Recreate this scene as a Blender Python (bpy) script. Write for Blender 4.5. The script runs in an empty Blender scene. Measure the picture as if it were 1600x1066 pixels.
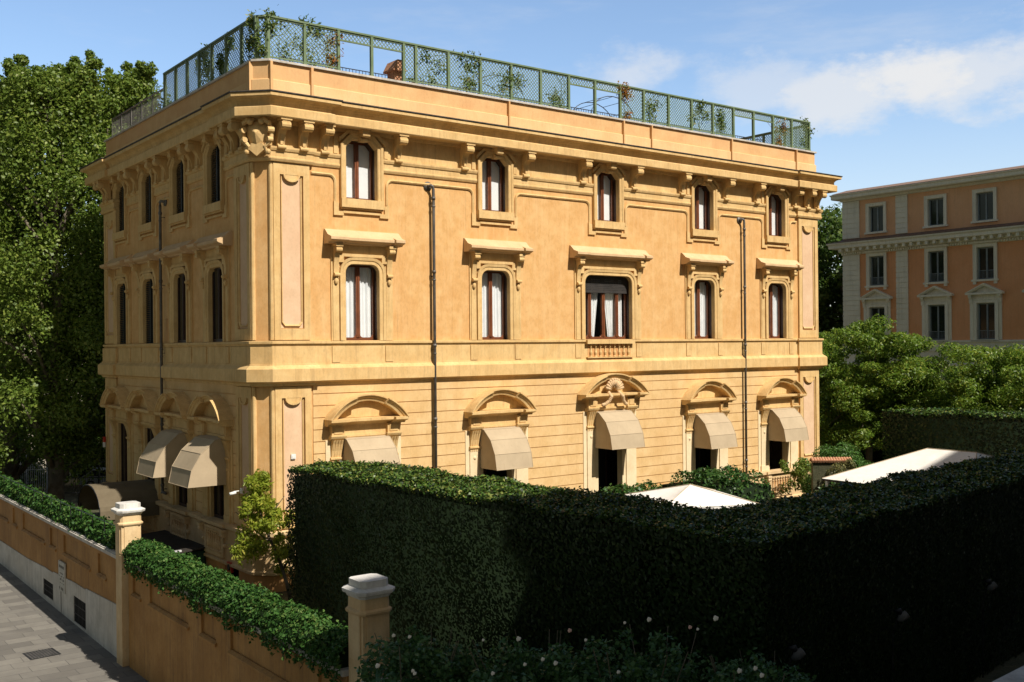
import bpy, bmesh, math, random
import numpy as np
from mathutils import Vector, Matrix
PI = math.pi
random.seed(7); RNG = np.random.default_rng(11)
scene = bpy.context.scene
COL = scene.collection

# ------------------------------------------------------------------ helpers
class MB:
    def __init__(s): s.v = []; s.f = []
    def add(s, vs, fs):
        n = len(s.v); s.v += [tuple(p) for p in vs]; s.f += [tuple(i + n for i in f) for f in fs]
    def box(s, x0, x1, y0, y1, z0, z1):
        s.add([(x0,y0,z0),(x1,y0,z0),(x1,y1,z0),(x0,y1,z0),(x0,y0,z1),(x1,y0,z1),(x1,y1,z1),(x0,y1,z1)],
              [(0,3,2,1),(4,5,6,7),(0,1,5,4),(1,2,6,5),(2,3,7,6),(3,0,4,7)])
    def extrude(s, poly, axis, a, b, mp=None):
        """poly of (p,q); axis 'x': (t,p,q); 'y': (p,t,q); 'z': (p,q,t)"""
        def m(p, q, t): return {'x': (t,p,q), 'y': (p,t,q), 'z': (p,q,t)}[axis]
        n = len(poly)
        vs = [m(p,q,a) for p,q in poly] + [m(p,q,b) for p,q in poly]
        fs = [tuple(range(n-1,-1,-1)), tuple(range(n,2*n))] + [(i,(i+1)%n,n+(i+1)%n,n+i) for i in range(n)]
        s.add(vs, fs)
    def sweep(s, path, prof, mp, closed=False, flip=1.0, cap=True):
        """path: 2D points, prof: (offset,third). mp(p,q,third)->xyz. offset to the right of travel * flip"""
        P = [Vector(p) for p in path]; n = len(P); pts = []
        for i in range(n):
            d1 = (P[i]-P[i-1]) if (i > 0 or closed) else None
            d2 = (P[(i+1)%n]-P[i]) if (i < n-1 or closed) else None
            ns = [Vector((d.y,-d.x)).normalized()*flip for d in (d1,d2) if d is not None]
            if len(ns) == 2:
                k = 1+ns[0].dot(ns[1]); nn = (ns[0]+ns[1])/max(k,0.25)
            else: nn = ns[0]
            pts.append([mp(P[i].x+nn.x*o, P[i].y+nn.y*o, t) for o,t in prof])
        m = len(prof); vs = [q for row in pts for q in row]; fs = []
        for i in range(n if closed else n-1):
            j = (i+1)%n
            for k in range(m):
                l = (k+1)%m; fs.append((i*m+k, i*m+l, j*m+l, j*m+k))
        if not closed and cap:
            fs.append(tuple(range(m))); fs.append(tuple((n-1)*m+k for k in range(m-1,-1,-1)))
        s.add(vs, fs)
    def tube(s, pts, rad, n=8, cap=True):
        P = [Vector(p) for p in pts]; rows = []
        if not hasattr(rad, '__len__'): rad = [rad]*len(P)
        for i,p in enumerate(P):
            d = (P[min(i+1,len(P)-1)]-P[max(i-1,0)]).normalized()
            a = d.orthogonal().normalized() if abs(d.z) > .9 else d.cross(Vector((0,0,1))).normalized()
            b = d.cross(a)
            rows.append([p+(a*math.cos(t)+b*math.sin(t))*rad[i] for t in [2*PI*k/n for k in range(n)]])
        vs = [q for r in rows for q in r]; fs = []
        for i in range(len(P)-1):
            for k in range(n):
                l=(k+1)%n; fs.append((i*n+k,i*n+l,(i+1)*n+l,(i+1)*n+k))
        if cap: fs += [tuple(range(n-1,-1,-1)), tuple((len(P)-1)*n+k for k in range(n))]
        s.add(vs, fs)
    def lathe(s, prof, cx, cy, n=10):
        vs=[]; m=len(prof)
        for k in range(n):
            t=2*PI*k/n
            vs += [(cx+r*math.cos(t),cy+r*math.sin(t),z) for r,z in prof]
        fs=[(k*m+i,((k+1)%n)*m+i,((k+1)%n)*m+i+1,k*m+i+1) for k in range(n) for i in range(m-1)]
        fs += [tuple(k*m for k in range(n-1,-1,-1)), tuple(k*m+m-1 for k in range(n))]
        s.add(vs, fs)
    def ball(s, c, r, nu=10, nv=6):
        if not hasattr(r,'__len__'): r=(r,r,r)
        vs=[(c[0],c[1],c[2]-r[2])]
        for j in range(1,nv):
            a=-PI/2+PI*j/nv
            vs += [(c[0]+r[0]*math.cos(a)*math.cos(2*PI*k/nu),c[1]+r[1]*math.cos(a)*math.sin(2*PI*k/nu),c[2]+r[2]*math.sin(a)) for k in range(nu)]
        vs.append((c[0],c[1],c[2]+r[2])); fs=[]
        for k in range(nu):
            l=(k+1)%nu; fs.append((0,1+l,1+k)); fs.append((len(vs)-1,1+(nv-2)*nu+k,1+(nv-2)*nu+l))
            for j in range(nv-2): fs.append((1+j*nu+k,1+j*nu+l,1+(j+1)*nu+l,1+(j+1)*nu+k))
        s.add(vs, fs)
    def mesh(s, name, mat, smooth=False):
        me = bpy.data.meshes.new(name); me.from_pydata(s.v, [], s.f)
        bm = bmesh.new(); bm.from_mesh(me); bmesh.ops.recalc_face_normals(bm, faces=bm.faces); bm.to_mesh(me); bm.free()
        if smooth:
            me.polygons.foreach_set('use_smooth', [True]*len(me.polygons))
        me.materials.append(mat); return me
    def build(s, name, mat, parent=None, smooth=False, loc=None, rz=0):
        return inst(name, s.mesh(name, mat, smooth), parent, loc, rz)
def inst(name, me, parent=None, loc=None, rz=0):
    o = bpy.data.objects.new(name, me); COL.objects.link(o)
    if parent: o.parent = parent
    if loc: o.location = loc
    if rz: o.rotation_euler = (0,0,rz)
    return o
def tag(o, label=None, cat=None, group=None, kind=None):
    if label: o['label'] = label
    if cat: o['category'] = cat
    if group: o['group'] = group
    if kind: o['kind'] = kind
    return o
def empty(name, loc=(0,0,0), rz=0, label=None, cat=None, group=None):
    o = bpy.data.objects.new(name, None); COL.objects.link(o); o.location = loc; o.rotation_euler = (0,0,rz)
    o.empty_display_size = .3
    return tag(o, label, cat, group)
def quads(name, V, mat, extra=None, mat2=None, litleaf=None, mat3=None):
    """V: (N,4,3) array of quads -> mesh; extra: MB appended (core, stems)"""
    N = len(V); ev = np.array(extra.v, float).reshape(-1,3) if extra else np.zeros((0,3))
    ef = extra.f if extra else []
    verts = np.concatenate([V.reshape(-1,3), ev]); me = bpy.data.meshes.new(name)
    loops = list(range(4*N)); starts = list(range(0,4*N,4)); tot = [4]*N; c = 4*N
    le=[]; se=[]; te=[]
    for f in ef:
        se.append(c); te.append(len(f)); le += [i+4*N for i in f]; c += len(f)
    me.vertices.add(len(verts)); me.vertices.foreach_set('co', verts.astype(np.float32).ravel())
    me.loops.add(c); me.loops.foreach_set('vertex_index', np.array(loops+le, np.int32))
    me.polygons.add(N+len(ef)); me.polygons.foreach_set('loop_start', np.array(starts+se, np.int32))
    try: me.polygons.foreach_set('loop_total', np.array(tot+te, np.int32))
    except Exception: pass
    me.materials.append(mat)
    if mat2:
        me.materials.append(mat2)
        if mat3: me.materials.append(mat3)
        me.polygons.foreach_set('material_index', np.array((list(np.where(litleaf,2,0)) if litleaf is not None else [0]*N)+[1]*len(ef),np.int32))
    me.update(calc_edges=True); return me
def leafq(P, Nn, L, W, rng=RNG):
    """rhombus leaves at P with normals Nn, half length L, half width W (arrays or floats)"""
    N = len(P); Nn = Nn/np.maximum(np.linalg.norm(Nn,axis=1,keepdims=True),1e-6)
    r = rng.normal(size=(N,3)); t = np.cross(Nn, r); t /= np.maximum(np.linalg.norm(t,axis=1,keepdims=True),1e-6); b = np.cross(Nn,t)
    L = np.broadcast_to(np.asarray(L,float),(N,))[:,None]; W = np.broadcast_to(np.asarray(W,float),(N,))[:,None]
    bend = Nn*(L*.25)
    return np.stack([P-t*L-bend, P+b*W, P+t*L-bend, P-b*W], axis=1)

# ------------------------------------------------------------------ materials
def nt(name):
    m = bpy.data.materials.new(name); m.use_nodes = True; t = m.node_tree; t.nodes.clear()
    out = t.nodes.new('ShaderNodeOutputMaterial'); return m, t, out
def N(t, typ, **kw):
    n = t.nodes.new(typ)
    for k,v in kw.items():
        if k.startswith('_'): setattr(n, k[1:], v)
        else: n.inputs[k.replace('__',' ')].default_value = v
    return n
def c4(c): return (c[0],c[1],c[2],1)
def noise(t, src, scale, detail=4, rough=.6, vec=None):
    mp = N(t,'ShaderNodeMapping'); mp.inputs['Scale'].default_value = vec or (1,1,1)
    t.links.new(src, mp.inputs['Vector'])
    n = N(t,'ShaderNodeTexNoise', Scale=scale, Detail=detail, Roughness=rough); t.links.new(mp.outputs[0], n.inputs['Vector']); return n.outputs['Fac']
def ramp(t, fac, stops):
    r = t.nodes.new('ShaderNodeValToRGB'); e = r.color_ramp.elements
    while len(e) < len(stops): e.new(.5)
    for i,(p,c) in enumerate(stops): e[i].position = p; e[i].color = c4(c)
    t.links.new(fac, r.inputs[0]); return r.outputs[0]
def mix(t, a, b, fac, mode='MIX'):
    m = t.nodes.new('ShaderNodeMix'); m.data_type='RGBA'; m.blend_type=mode
    for i,x in ((6,a),(7,b)):
        if isinstance(x,(tuple,list)): m.inputs[i].default_value = c4(x)
        else: t.links.new(x, m.inputs[i])
    if isinstance(fac,(int,float)): m.inputs[0].default_value = fac
    else: t.links.new(fac, m.inputs[0])
    return m.outputs[2]
def pos(t): return N(t,'ShaderNodeNewGeometry').outputs['Position']
def surf(name, c1, c2, scale=1.2, c3=None, rough=.85, bump=.02, bscale=30, streak=0, stc=(.1,.07,.04), spec=.3, metal=0, fine=.12):
    m,t,out = nt(name); p = pos(t)
    col = ramp(t, noise(t,p,scale,5,.62), [(.36,c1),(.66,c2)])
    if c3: col = mix(t, col, c3, ramp(t, noise(t,p,scale*.37,3,.6,(1,1,.7)), [(.46,(0,0,0)),(.70,(.5,.5,.5))]))
    if streak:
        s = ramp(t, noise(t,p,1.0,4,.7,(5,5,.35)), [(.5,(0,0,0)),(.78,(streak,)*3)])
        col = mix(t, col, stc, s)
    if streak:
        pt = ramp(t, noise(t,p,.8,2,.45,(1,1,1.3)), [(.60,(0,0,0)),(.615,(.22,.22,.22))])
        col = mix(t, col, c2, pt)
        s2 = ramp(t, noise(t,p,1.0,3,.75,(11,11,.16)), [(.60,(0,0,0)),(.82,(.38,.38,.38))])
        col = mix(t, col, (c1[0]*.5,c1[1]*.45,c1[2]*.4), s2)
    if fine: 
        col = mix(t, col, (.05,.03,.02), ramp(t, noise(t,p,14,3,.7,(1,1,.5)), [(.45,(0,0,0)),(.8,(fine,)*3)]))
    b = N(t,'ShaderNodeBsdfPrincipled', Roughness=rough, Metallic=metal); b.inputs['Specular IOR Level'].default_value=spec
    t.links.new(col, b.inputs['Base Color'])
    if bump:
        bu = N(t,'ShaderNodeBump', Strength=.6, Distance=bump); t.links.new(noise(t,p,bscale,4,.7), bu.inputs['Height']); t.links.new(bu.outputs[0], b.inputs['Normal'])
    t.links.new(b.outputs[0], out.inputs[0]); return m
def leafmat(name, ca, cb, cc=None, trans=.35, rough=.45, spec=.35, patch=.35, bright=.08):
    m,t,out = nt(name); g = N(t,'ShaderNodeNewGeometry')
    rnd = g.outputs['Random Per Island']
    stops = [(0,ca),(.75,cb)]+([(1,cc)] if cc else [])
    col = ramp(t, rnd, stops)
    col = mix(t, col, mix(t,ca,cb,.2), ramp(t, noise(t,g.outputs['Position'],patch,2,.5), [(.35,(0,0,0)),(.7,(.6,.6,.6))]))
    b = N(t,'ShaderNodeBsdfPrincipled', Roughness=rough); b.inputs['Specular IOR Level'].default_value=spec
    t.links.new(col, b.inputs['Base Color'])
    tr = N(t,'ShaderNodeBsdfTranslucent'); t.links.new(mix(t,col,(.9,1,.2),.25,'MULTIPLY'), tr.inputs[0])
    ms = N(t,'ShaderNodeMixShader'); ms.inputs[0].default_value = trans
    t.links.new(b.outputs[0], ms.inputs[1]); t.links.new(tr.outputs[0], ms.inputs[2]); t.links.new(ms.outputs[0], out.inputs[0]); return m

M = {}
M['ochre']  = surf('ochre_stucco', (.61,.345,.128), (.70,.43,.188), 2.2, (.57,.295,.10), streak=.4, stc=(.78,.54,.29), bump=.01, fine=.16)
M['course'] = surf('course_stucco', (.63,.415,.185), (.72,.50,.25), 1.6, (.61,.375,.16), streak=.18, stc=(.45,.22,.08), bump=.01, fine=.14)
M['trim']   = surf('trim_stucco', (.615,.40,.168), (.71,.495,.232), 1.9, (.555,.36,.145), streak=.5, stc=(.30,.18,.08), bump=.012, fine=.18)
M['hood']   = surf('hood_stucco', (.58,.395,.215), (.66,.46,.265), 1.8, None, streak=.2, stc=(.5,.36,.24), bump=.01)
M['pink']   = surf('pink_stucco', (.64,.43,.27), (.70,.49,.32), 1.6, (.61,.39,.24), bump=.01, fine=.12)
M['paleshaft'] = surf('pale_shaft_stucco', (.70,.55,.34), (.78,.64,.42), 1.5, None, streak=.2, stc=(.5,.36,.2), bump=.01)
M['parapet']= surf('parapet_stucco', (.64,.37,.165), (.72,.46,.22), .9, (.64,.345,.165), streak=.25, stc=(.5,.26,.12), bump=.01)
M['paraband']= surf('parapet_band_stucco', (.70,.45,.21), (.78,.53,.27), .8, (.66,.38,.18), streak=.3, stc=(.45,.30,.16), bump=.01)
M['stone']  = surf('grey_stone', (.42,.38,.33), (.60,.56,.50), 3, None, streak=.35, stc=(.12,.11,.10), bump=.01)
M['marble'] = surf('weathered_marble', (.46,.43,.38), (.64,.60,.54), 1.3, (.52,.46,.38), streak=.5, stc=(.16,.13,.10), bump=.008)
M['capstone']= surf('cap_marble', (.55,.53,.50), (.72,.70,.66), 2.5, None, streak=.3, stc=(.2,.18,.16), bump=.008)
M['wallst'] = surf('street_wall_stucco', (.36,.18,.052), (.47,.255,.085), .8, (.25,.125,.042), streak=.75, stc=(.16,.09,.04), bump=.012, fine=.25)
M['pillar'] = surf('pillar_stucco', (.58,.40,.21), (.72,.54,.31), 1.4, (.50,.32,.16), streak=.3, stc=(.3,.2,.12), bump=.01)
M['plinth'] = surf('plinth_stucco', (.55,.29,.11), (.64,.36,.15), 1., (.45,.25,.11), streak=.3, stc=(.3,.18,.09), bump=.012)
M['roofdark']= surf('roof_edge', (.05,.045,.04), (.11,.095,.08), 5, None, bump=.01)
M['rooftile']= surf('roof_covering', (.26,.16,.11), (.36,.22,.15), 6, None, bump=.03, bscale=12)
M['wood']   = surf('varnished_wood', (.14,.042,.015), (.21,.066,.023), 3, None, rough=.45, bump=.003, spec=.5)
M['darkwood']= surf('dark_wood', (.035,.018,.012), (.06,.028,.018), 3, None, rough=.5, bump=.003)
M['black']  = surf('dark_interior', (.010,.010,.010), (.018,.016,.014), 1, None, bump=0, fine=0)
M['shutter']= surf('shutter_metal', (.03,.028,.027), (.05,.045,.042), 2, None, rough=.5, bump=.002)
M['louvre'] = surf('louvre_paint', (.012,.013,.011), (.022,.02,.017), 2, None, rough=.6, bump=.002)
M['curtain']= surf('curtain_cloth', (.80,.82,.84), (.88,.89,.90), 2, None, rough=.9, bump=.004, fine=.03)
M['awning'] = surf('awning_canvas', (.40,.315,.21), (.46,.365,.245), 1.2, None, rough=.9, bump=.004, bscale=120, streak=.15, stc=(.42,.31,.2), fine=.05)
M['canopydark'] = surf('canopy_canvas', (.12,.095,.06), (.155,.125,.08), 1.2, None, rough=.9, bump=.004, fine=.08)
M['canvas'] = surf('white_canvas', (.74,.70,.64), (.82,.79,.74), 1.1, None, rough=.9, bump=.02, bscale=3.5, fine=.12)
M['pipe']   = surf('pipe_metal', (.085,.08,.075), (.16,.15,.14), 3, None, rough=.5, metal=.3, bump=.004)
M['green']  = surf('green_trellis_paint', (.125,.18,.095), (.17,.225,.13), 2.5, None, rough=.55, bump=.004, streak=.3, stc=(.03,.07,.04))
M['iron']   = surf('dark_iron', (.02,.021,.024), (.045,.046,.05), 4, None, rough=.5, metal=.4, bump=.003)
M['greyiron'] = surf('grey_iron_paint', (.5,.5,.51), (.62,.62,.63), 4, None, rough=.5, bump=.003)
M['terracotta'] = surf('terracotta', (.42,.20,.11), (.55,.30,.18), 5, None, bump=.02)
M['bark']   = surf('bark', (.10,.08,.055), (.22,.19,.14), 3, (.05,.045,.035), bump=.03, bscale=12)
M['soil']   = surf('garden_soil', (.045,.05,.025), (.09,.085,.045), 1.5, None, bump=.05, bscale=8)
M['palepeach'] = surf('peach_stucco', (.80,.45,.255), (.86,.51,.30), .5, (.76,.42,.23), streak=.25, stc=(.42,.25,.18), bump=.01)
M['deeporange'] = surf('deep_orange_stucco', (.78,.37,.18), (.84,.43,.23), .5, (.72,.34,.16), streak=.2, stc=(.42,.2,.1), bump=.01)
M['palewhite'] = surf('pale_stone_trim', (.80,.77,.66), (.87,.84,.73), 1.2, None, streak=.35, stc=(.35,.33,.28), bump=.01)
M['bluegrey'] = surf('blue_grey_joinery', (.20,.24,.27), (.28,.32,.35), 2, None, rough=.5, bump=.002)
M['dullroof'] = surf('clay_tiles', (.17,.115,.09), (.25,.165,.125), 4, None, bump=.04, bscale=14)
M['palehouse'] = surf('pale_house_stucco', (.42,.37,.30), (.52,.47,.39), .4, None, bump=.01)
M['carpaint'] = surf('dark_car_paint', (.02,.025,.035), (.03,.035,.045), 1, None, rough=.2, spec=.6, bump=0, fine=0)
M['carpale'] = surf('silver_car_paint', (.35,.36,.38), (.4,.41,.43), 1, None, rough=.25, spec=.6, bump=0, fine=0)
M['rubber'] = surf('tyre_rubber', (.015,.015,.015), (.025,.025,.025), 3, None, bump=.003)
M['white']  = surf('white_enamel', (.7,.7,.68), (.78,.78,.76), 3, None, rough=.4, bump=0)
M['red']    = surf('red_enamel', (.45,.03,.02), (.55,.05,.03), 3, None, rough=.4, bump=0)
M['signplate'] = surf('sign_plate', (.42,.40,.35), (.55,.52,.46), 4, None, streak=.4, stc=(.2,.16,.1), bump=.002)
M['ink']    = surf('sign_lettering', (.10,.09,.08), (.16,.14,.12), 4, None, bump=0)
M['shedroof'] = surf('shed_felt', (.025,.022,.018), (.05,.042,.035), 3, None, bump=.01)
M['shedgreen'] = surf('shed_green_paint', (.015,.05,.03), (.03,.08,.045), 3, None, bump=.004)
M['petal']  = surf('rose_petal', (.72,.66,.56), (.82,.78,.70), 6, None, rough=.7, bump=0, fine=0)
M['petalpink'] = surf('pink_rose_petal', (.65,.38,.32), (.75,.5,.42), 6, None, rough=.7, bump=0, fine=0)
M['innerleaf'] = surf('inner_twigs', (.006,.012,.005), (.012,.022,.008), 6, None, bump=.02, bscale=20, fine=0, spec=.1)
M['greyrender'] = surf('grey_render', (.13,.125,.12), (.18,.175,.17), .8, None, bump=.01)
# leaves
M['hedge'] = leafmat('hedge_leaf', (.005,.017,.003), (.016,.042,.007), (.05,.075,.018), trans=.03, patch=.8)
M['hedgelit'] = leafmat('hedge_leaf_sunlit', (.035,.085,.012), (.095,.16,.025), (.30,.28,.07), trans=.12, rough=.4, spec=.3, patch=1.2)  # lighter copy of the hedge leaf; sunlight painted into the colour of hedge tops
M['ivy']   = leafmat('ivy_leaf', (.022,.072,.014), (.062,.145,.026), (.13,.18,.045), trans=.2, rough=.6, spec=.2, patch=.9)
M['plane'] = leafmat('plane_tree_leaf', (.085,.15,.022), (.20,.275,.045), (.30,.34,.075), trans=.4, patch=.25)
M['planedk'] = leafmat('plane_tree_leaf_deep', (.045,.095,.016), (.105,.165,.03), (.18,.22,.05), trans=.35, patch=.25)
M['loquat']= leafmat('citrus_leaf', (.20,.28,.025), (.40,.45,.06), (.52,.46,.09), trans=.5, patch=1.2)
M['shrub'] = leafmat('shrub_leaf', (.08,.15,.02), (.18,.25,.04), (.30,.30,.08), trans=.35, patch=1.2)
M['acacia']= leafmat('acacia_leaf', (.075,.15,.016), (.19,.285,.034), (.36,.38,.065), trans=.42, patch=.5)
M['cedar'] = leafmat('cedar_leaf', (.05,.13,.025), (.10,.21,.04), (.16,.27,.06), trans=.25, patch=.8)
M['olive'] = leafmat('olive_leaf', (.10,.12,.04), (.20,.19,.07), (.28,.24,.10), trans=.3, patch=1)
M['box']   = leafmat('box_leaf', (.020,.065,.013), (.055,.125,.022), (.10,.17,.035), trans=.18, patch=1)
M['rose']  = leafmat('rose_leaf', (.035,.095,.03), (.08,.17,.05), (.12,.20,.06), trans=.25, patch=1)
M['vine']  = leafmat('vine_leaf', (.06,.12,.02), (.15,.21,.045), (.34,.26,.08), trans=.35, patch=2)
M['rustvine'] = leafmat('rust_vine_leaf', (.22,.13,.03), (.36,.2,.05), (.4,.12,.05), trans=.35, patch=2)
def glassmat():
    m,t,out = nt('window_glass'); a=N(t,'ShaderNodeBsdfTransparent'); a.inputs[0].default_value=(.96,.97,.97,1); g=N(t,'ShaderNodeBsdfGlossy',Roughness=.02)
    lw=N(t,'ShaderNodeLayerWeight',Blend=.25); ms=N(t,'ShaderNodeMixShader'); mr=N(t,'ShaderNodeMath',_operation='MULTIPLY_ADD'); mr.inputs[1].default_value=.35; mr.inputs[2].default_value=.05; t.links.new(lw.outputs['Facing'],mr.inputs[0]); t.links.new(mr.outputs[0],ms.inputs[0])
    t.links.new(a.outputs[0],ms.inputs[1]); t.links.new(g.outputs[0],ms.inputs[2]); t.links.new(ms.outputs[0],out.inputs[0]); return m
M['glass'] = glassmat()
def darkglass():
    m,t,out = nt('dark_glass'); b=N(t,'ShaderNodeBsdfPrincipled',Roughness=.06); b.inputs['Base Color'].default_value=(.012,.016,.018,1); b.inputs['Specular IOR Level'].default_value=.6
    t.links.new(b.outputs[0],out.inputs[0]); return m
M['darkglass'] = darkglass()
def paving():
    m,t,out = nt('stone_paving'); p = pos(t)
    mp = N(t,'ShaderNodeMapping'); mp.inputs['Rotation'].default_value=(0,0,-.6505); t.links.new(p,mp.inputs['Vector'])
    br = N(t,'ShaderNodeTexBrick'); br.offset=.37; br.squash=1.0
    br.inputs['Color1'].default_value=(.13,.12,.105,1); br.inputs['Color2'].default_value=(.215,.20,.172,1); br.inputs['Mortar'].default_value=(.07,.065,.06,1)
    br.inputs['Scale'].default_value=1; br.inputs['Mortar Size'].default_value=.012; br.inputs['Brick Width'].default_value=1.15; br.inputs['Row Height'].default_value=.62; br.inputs['Bias'].default_value=-.1
    dv=N(t,'ShaderNodeTexNoise',Scale=1.3,Detail=2); t.links.new(mp.outputs[0],dv.inputs['Vector']); va=N(t,'ShaderNodeVectorMath',_operation='MULTIPLY_ADD'); va.inputs[1].default_value=(.07,.07,0); t.links.new(dv.outputs['Color'],va.inputs[0]); t.links.new(mp.outputs[0],va.inputs[2]); t.links.new(va.outputs[0],br.inputs['Vector'])
    col = mix(t, br.outputs['Color'], (.10,.09,.08), ramp(t, noise(t,p,2.2,5,.65), [(.4,(0,0,0)),(.75,(.45,.45,.45))]))
    col = mix(t, col, (.25,.232,.20), ramp(t, noise(t,p,.5,3,.6), [(.5,(0,0,0)),(.75,(.4,.4,.4))]))
    b = N(t,'ShaderNodeBsdfPrincipled',Roughness=.8); t.links.new(col,b.inputs['Base Color'])
    bu=N(t,'ShaderNodeBump',Strength=.5,Distance=.02); t.links.new(noise(t,p,25,4,.7),bu.inputs['Height']); t.links.new(bu.outputs[0],b.inputs['Normal'])
    t.links.new(b.outputs[0],out.inputs[0]); return m
M['paving'] = paving()

# ------------------------------------------------------------------ camera
F, TH, ROLL, Y0 = 1623.2, .6505, -.0092, 540.66
cam = bpy.data.cameras.new('Camera'); co = bpy.data.objects.new('Camera', cam); COL.objects.link(co)
cam.sensor_width = 36; cam.lens = F/1600*36; cam.clip_end = 3000; cam.clip_start = .1
cam.shift_y = (Y0-533)/1600
R0 = Matrix.Rotation(PI/2,4,'X') @ Matrix.Rotation(ROLL,4,'Z')
co.matrix_world = Matrix.Translation((0,0,9)) @ R0
scene.camera = co

# ------------------------------------------------------------------ villa frame
CX, CY, LR, LL, CH = -9.2406, 38.0, 33.08, 19.0, .5
U = Vector((math.cos(TH), math.sin(TH))); VV = Vector((-math.sin(TH), math.cos(TH)))
def W(x, y, z=0): q = Vector((CX,CY))+U*x+VV*y; return (q.x,q.y,z)
villa = empty('villa', (CX,CY,0), TH, 'ochre stucco villa with bracketed cornice, beige awnings and green roof trellis', 'building')
LOOP = [(0,LL),(0,CH),(CH,0),(LR,0),(LR,LL)]            # right-hand side of travel is outside
PST = .12                                                # corner pavilions step forward
LOOPP = [(0,LL),(-PST,LL),(-PST,LL-2.1),(0,LL-2.1),(0,2.1),(-PST,2.1),(-PST,CH-.05),(CH-.05,-PST),(2.1,-PST),(2.1,0),(31.25,0),(31.25,-PST),(LR+PST,-PST),(LR+PST,LL),(LR,LL)]
hz = lambda x,y,z: (x,y,z)
RC = [4.27,10.73,17.27,23.78,29.5]; LC = [4.04,8.05,12.2,16.2]
HW2, Z2A, Z2B = .69, 14.75, 17.05
HW1, Z1A, Z1B = .74, 9.27, 12.22
GH = .80
opR = []; opL = []
for i,c in enumerate(RC):
    opR.append((c-HW2,c+HW2,Z2A,Z2B)); h = 1.47 if i==2 else HW1; opR.append((c-h,c+h,Z1A,Z1B))
    opR.append((c-GH,c+GH,.9 if i<4 else 2.25,5.55 if i!=2 else 6.0))
for c in LC:
    opL += [(c-HW2,c+HW2,Z2A,Z2B),(c-HW1,c+HW1,Z1A,Z1B),(c-.72,c+.72,2.25,5.5)]
opL.append((2.0,3.0,-.1,.55))
def sheet(mb, s0, s1, z0, z1, ops, mp):
    ss = sorted({s0,s1,*[o[0] for o in ops if s0<o[0]<s1],*[o[1] for o in ops if s0<o[1]<s1]})
    zs = sorted({z0,z1,*[o[2] for o in ops if z0<o[2]<z1],*[o[3] for o in ops if z0<o[3]<z1]})
    for a,b in zip(ss,ss[1:]):
        for c,d in zip(zs,zs[1:]):
            m,n = (a+b)/2,(c+d)/2
            if any(o[0]<m<o[1] and o[2]<n<o[3] for o in ops): continue
            mb.add([mp(a,c),mp(b,c),mp(b,d),mp(a,d)],[(0,1,2,3)])
fR = lambda s,z: (s,0,z); fL = lambda s,z: (0,s,z)
mb = MB()
sheet(mb,CH,LR,-2,18.4,opR,fR); sheet(mb,CH,LL,-2,18.4,opL,fL)
mb.add([(0,CH,-2),(CH,0,-2),(CH,0,18.4),(0,CH,18.4)],[(0,1,2,3)])
mb.add([(LR,0,-2),(LR,LL,-2),(LR,LL,18.4),(LR,0,18.4)],[(0,1,2,3)])
mb.add([(0,LL,-2),(LR,LL,-2),(LR,LL,18.4),(0,LL,18.4)],[(0,1,2,3)])
mb.build('wall', M['ochre'], villa)
mb = MB(); mb.box(2.2,LR-2.2,2.2,LL-2.2,-1.5,18.0); mb.build('interior_wall', M['black'], villa)
mb = MB(); mb.box(.3,LR-.3,.3,LL-.3,18.42,18.6); mb.build('roof', M['rooftile'], villa)
# rusticated ground-floor courses
mb = MB(); zl = [7.68]+[7.25-.455*k for k in range(12)]
def courses(mb, s0, s1, ops, mp3):
    for a,b in zip(zl,zl[1:]):
        zc0, zc1 = max(b,2.3)+.016, a-.016
        if zc1 <= zc0: continue
        blk = sorted((o[0]-.28,o[1]+.28) for o in ops if o[2]<zc1 and o[3]>zc0 and o[3]<7)
        x = s0
        for p,q in blk+[(s1,s1)]:
            if p > x: mp3(mb,x,p,zc0,zc1)
            x = max(x,q)
courses(mb,2.12,31.2,opR,lambda m,a,b,c,d: m.box(a,b,-.035,.004,c,d))
courses(mb,2.12,16.95,opL,lambda m,a,b,c,d: m.box(-.035,.004,a,b,c,d))
mb.build('rusticated_course', M['course'], villa)
# string courses, cornice, parapet
def ring(name, prof, mat, loop=LOOPP): 
    m = MB(); m.sweep(loop, prof, hz, closed=True); return m.build(name, mat, villa)
ring('cornice', [(-.05,17.28),(.08,17.30),(.12,17.42),(.62,17.44),(.65,17.40),(.68,17.44),(.68,17.74),(.66,17.765),(.58,17.78),(.555,17.86),(.575,17.95),(.64,18.03),(.74,18.075),(.82,18.085),(.85,18.11),(.85,18.225),(-.05,18.26)], M['trim'])
ring('roof_edge', [(-.02,18.264),(.87,18.228),(.89,18.25),(.89,18.285),(-.02,18.42)], M['roofdark'])
FRP=[(-.03,15.88),(.05,15.90),(.09,15.98),(.09,16.03),(.06,16.05),(.06,16.26),(.10,16.28),(.13,16.36),(.13,16.42),(-.03,16.46)]
def frun(pts):
    m=MB(); m.sweep(pts,FRP,hz); m.build('frieze_moulding',M['trim'],villa)
g=.945
frun([(-0,LC[0]-g),(0,2.1),(-PST,2.1),(-PST,CH-.05),(CH-.05,-PST),(2.1,-PST),(2.1,0),(RC[0]-g,0)])
for a,b in zip(RC,RC[1:]): frun([(a+g,0),(b-g,0)])
for a,b in zip(LC,LC[1:]): frun([(0,b-g),(0,a+g)])
frun([(RC[4]+g,0),(31.25,0),(31.25,-PST),(LR+PST,-PST),(LR+PST,LL)]); frun([(0,LL),(-PST,LL),(-PST,16.95),(0,16.95),(0,LC[3]+g)])
ring('string_course', [(-.03,7.58),(.06,7.60),(.10,7.70),(.20,7.73),(.24,7.76),(.24,8.22),(.20,8.26),(.08,8.36),(.08,8.40),(-.03,8.42)], M['trim'])
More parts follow.
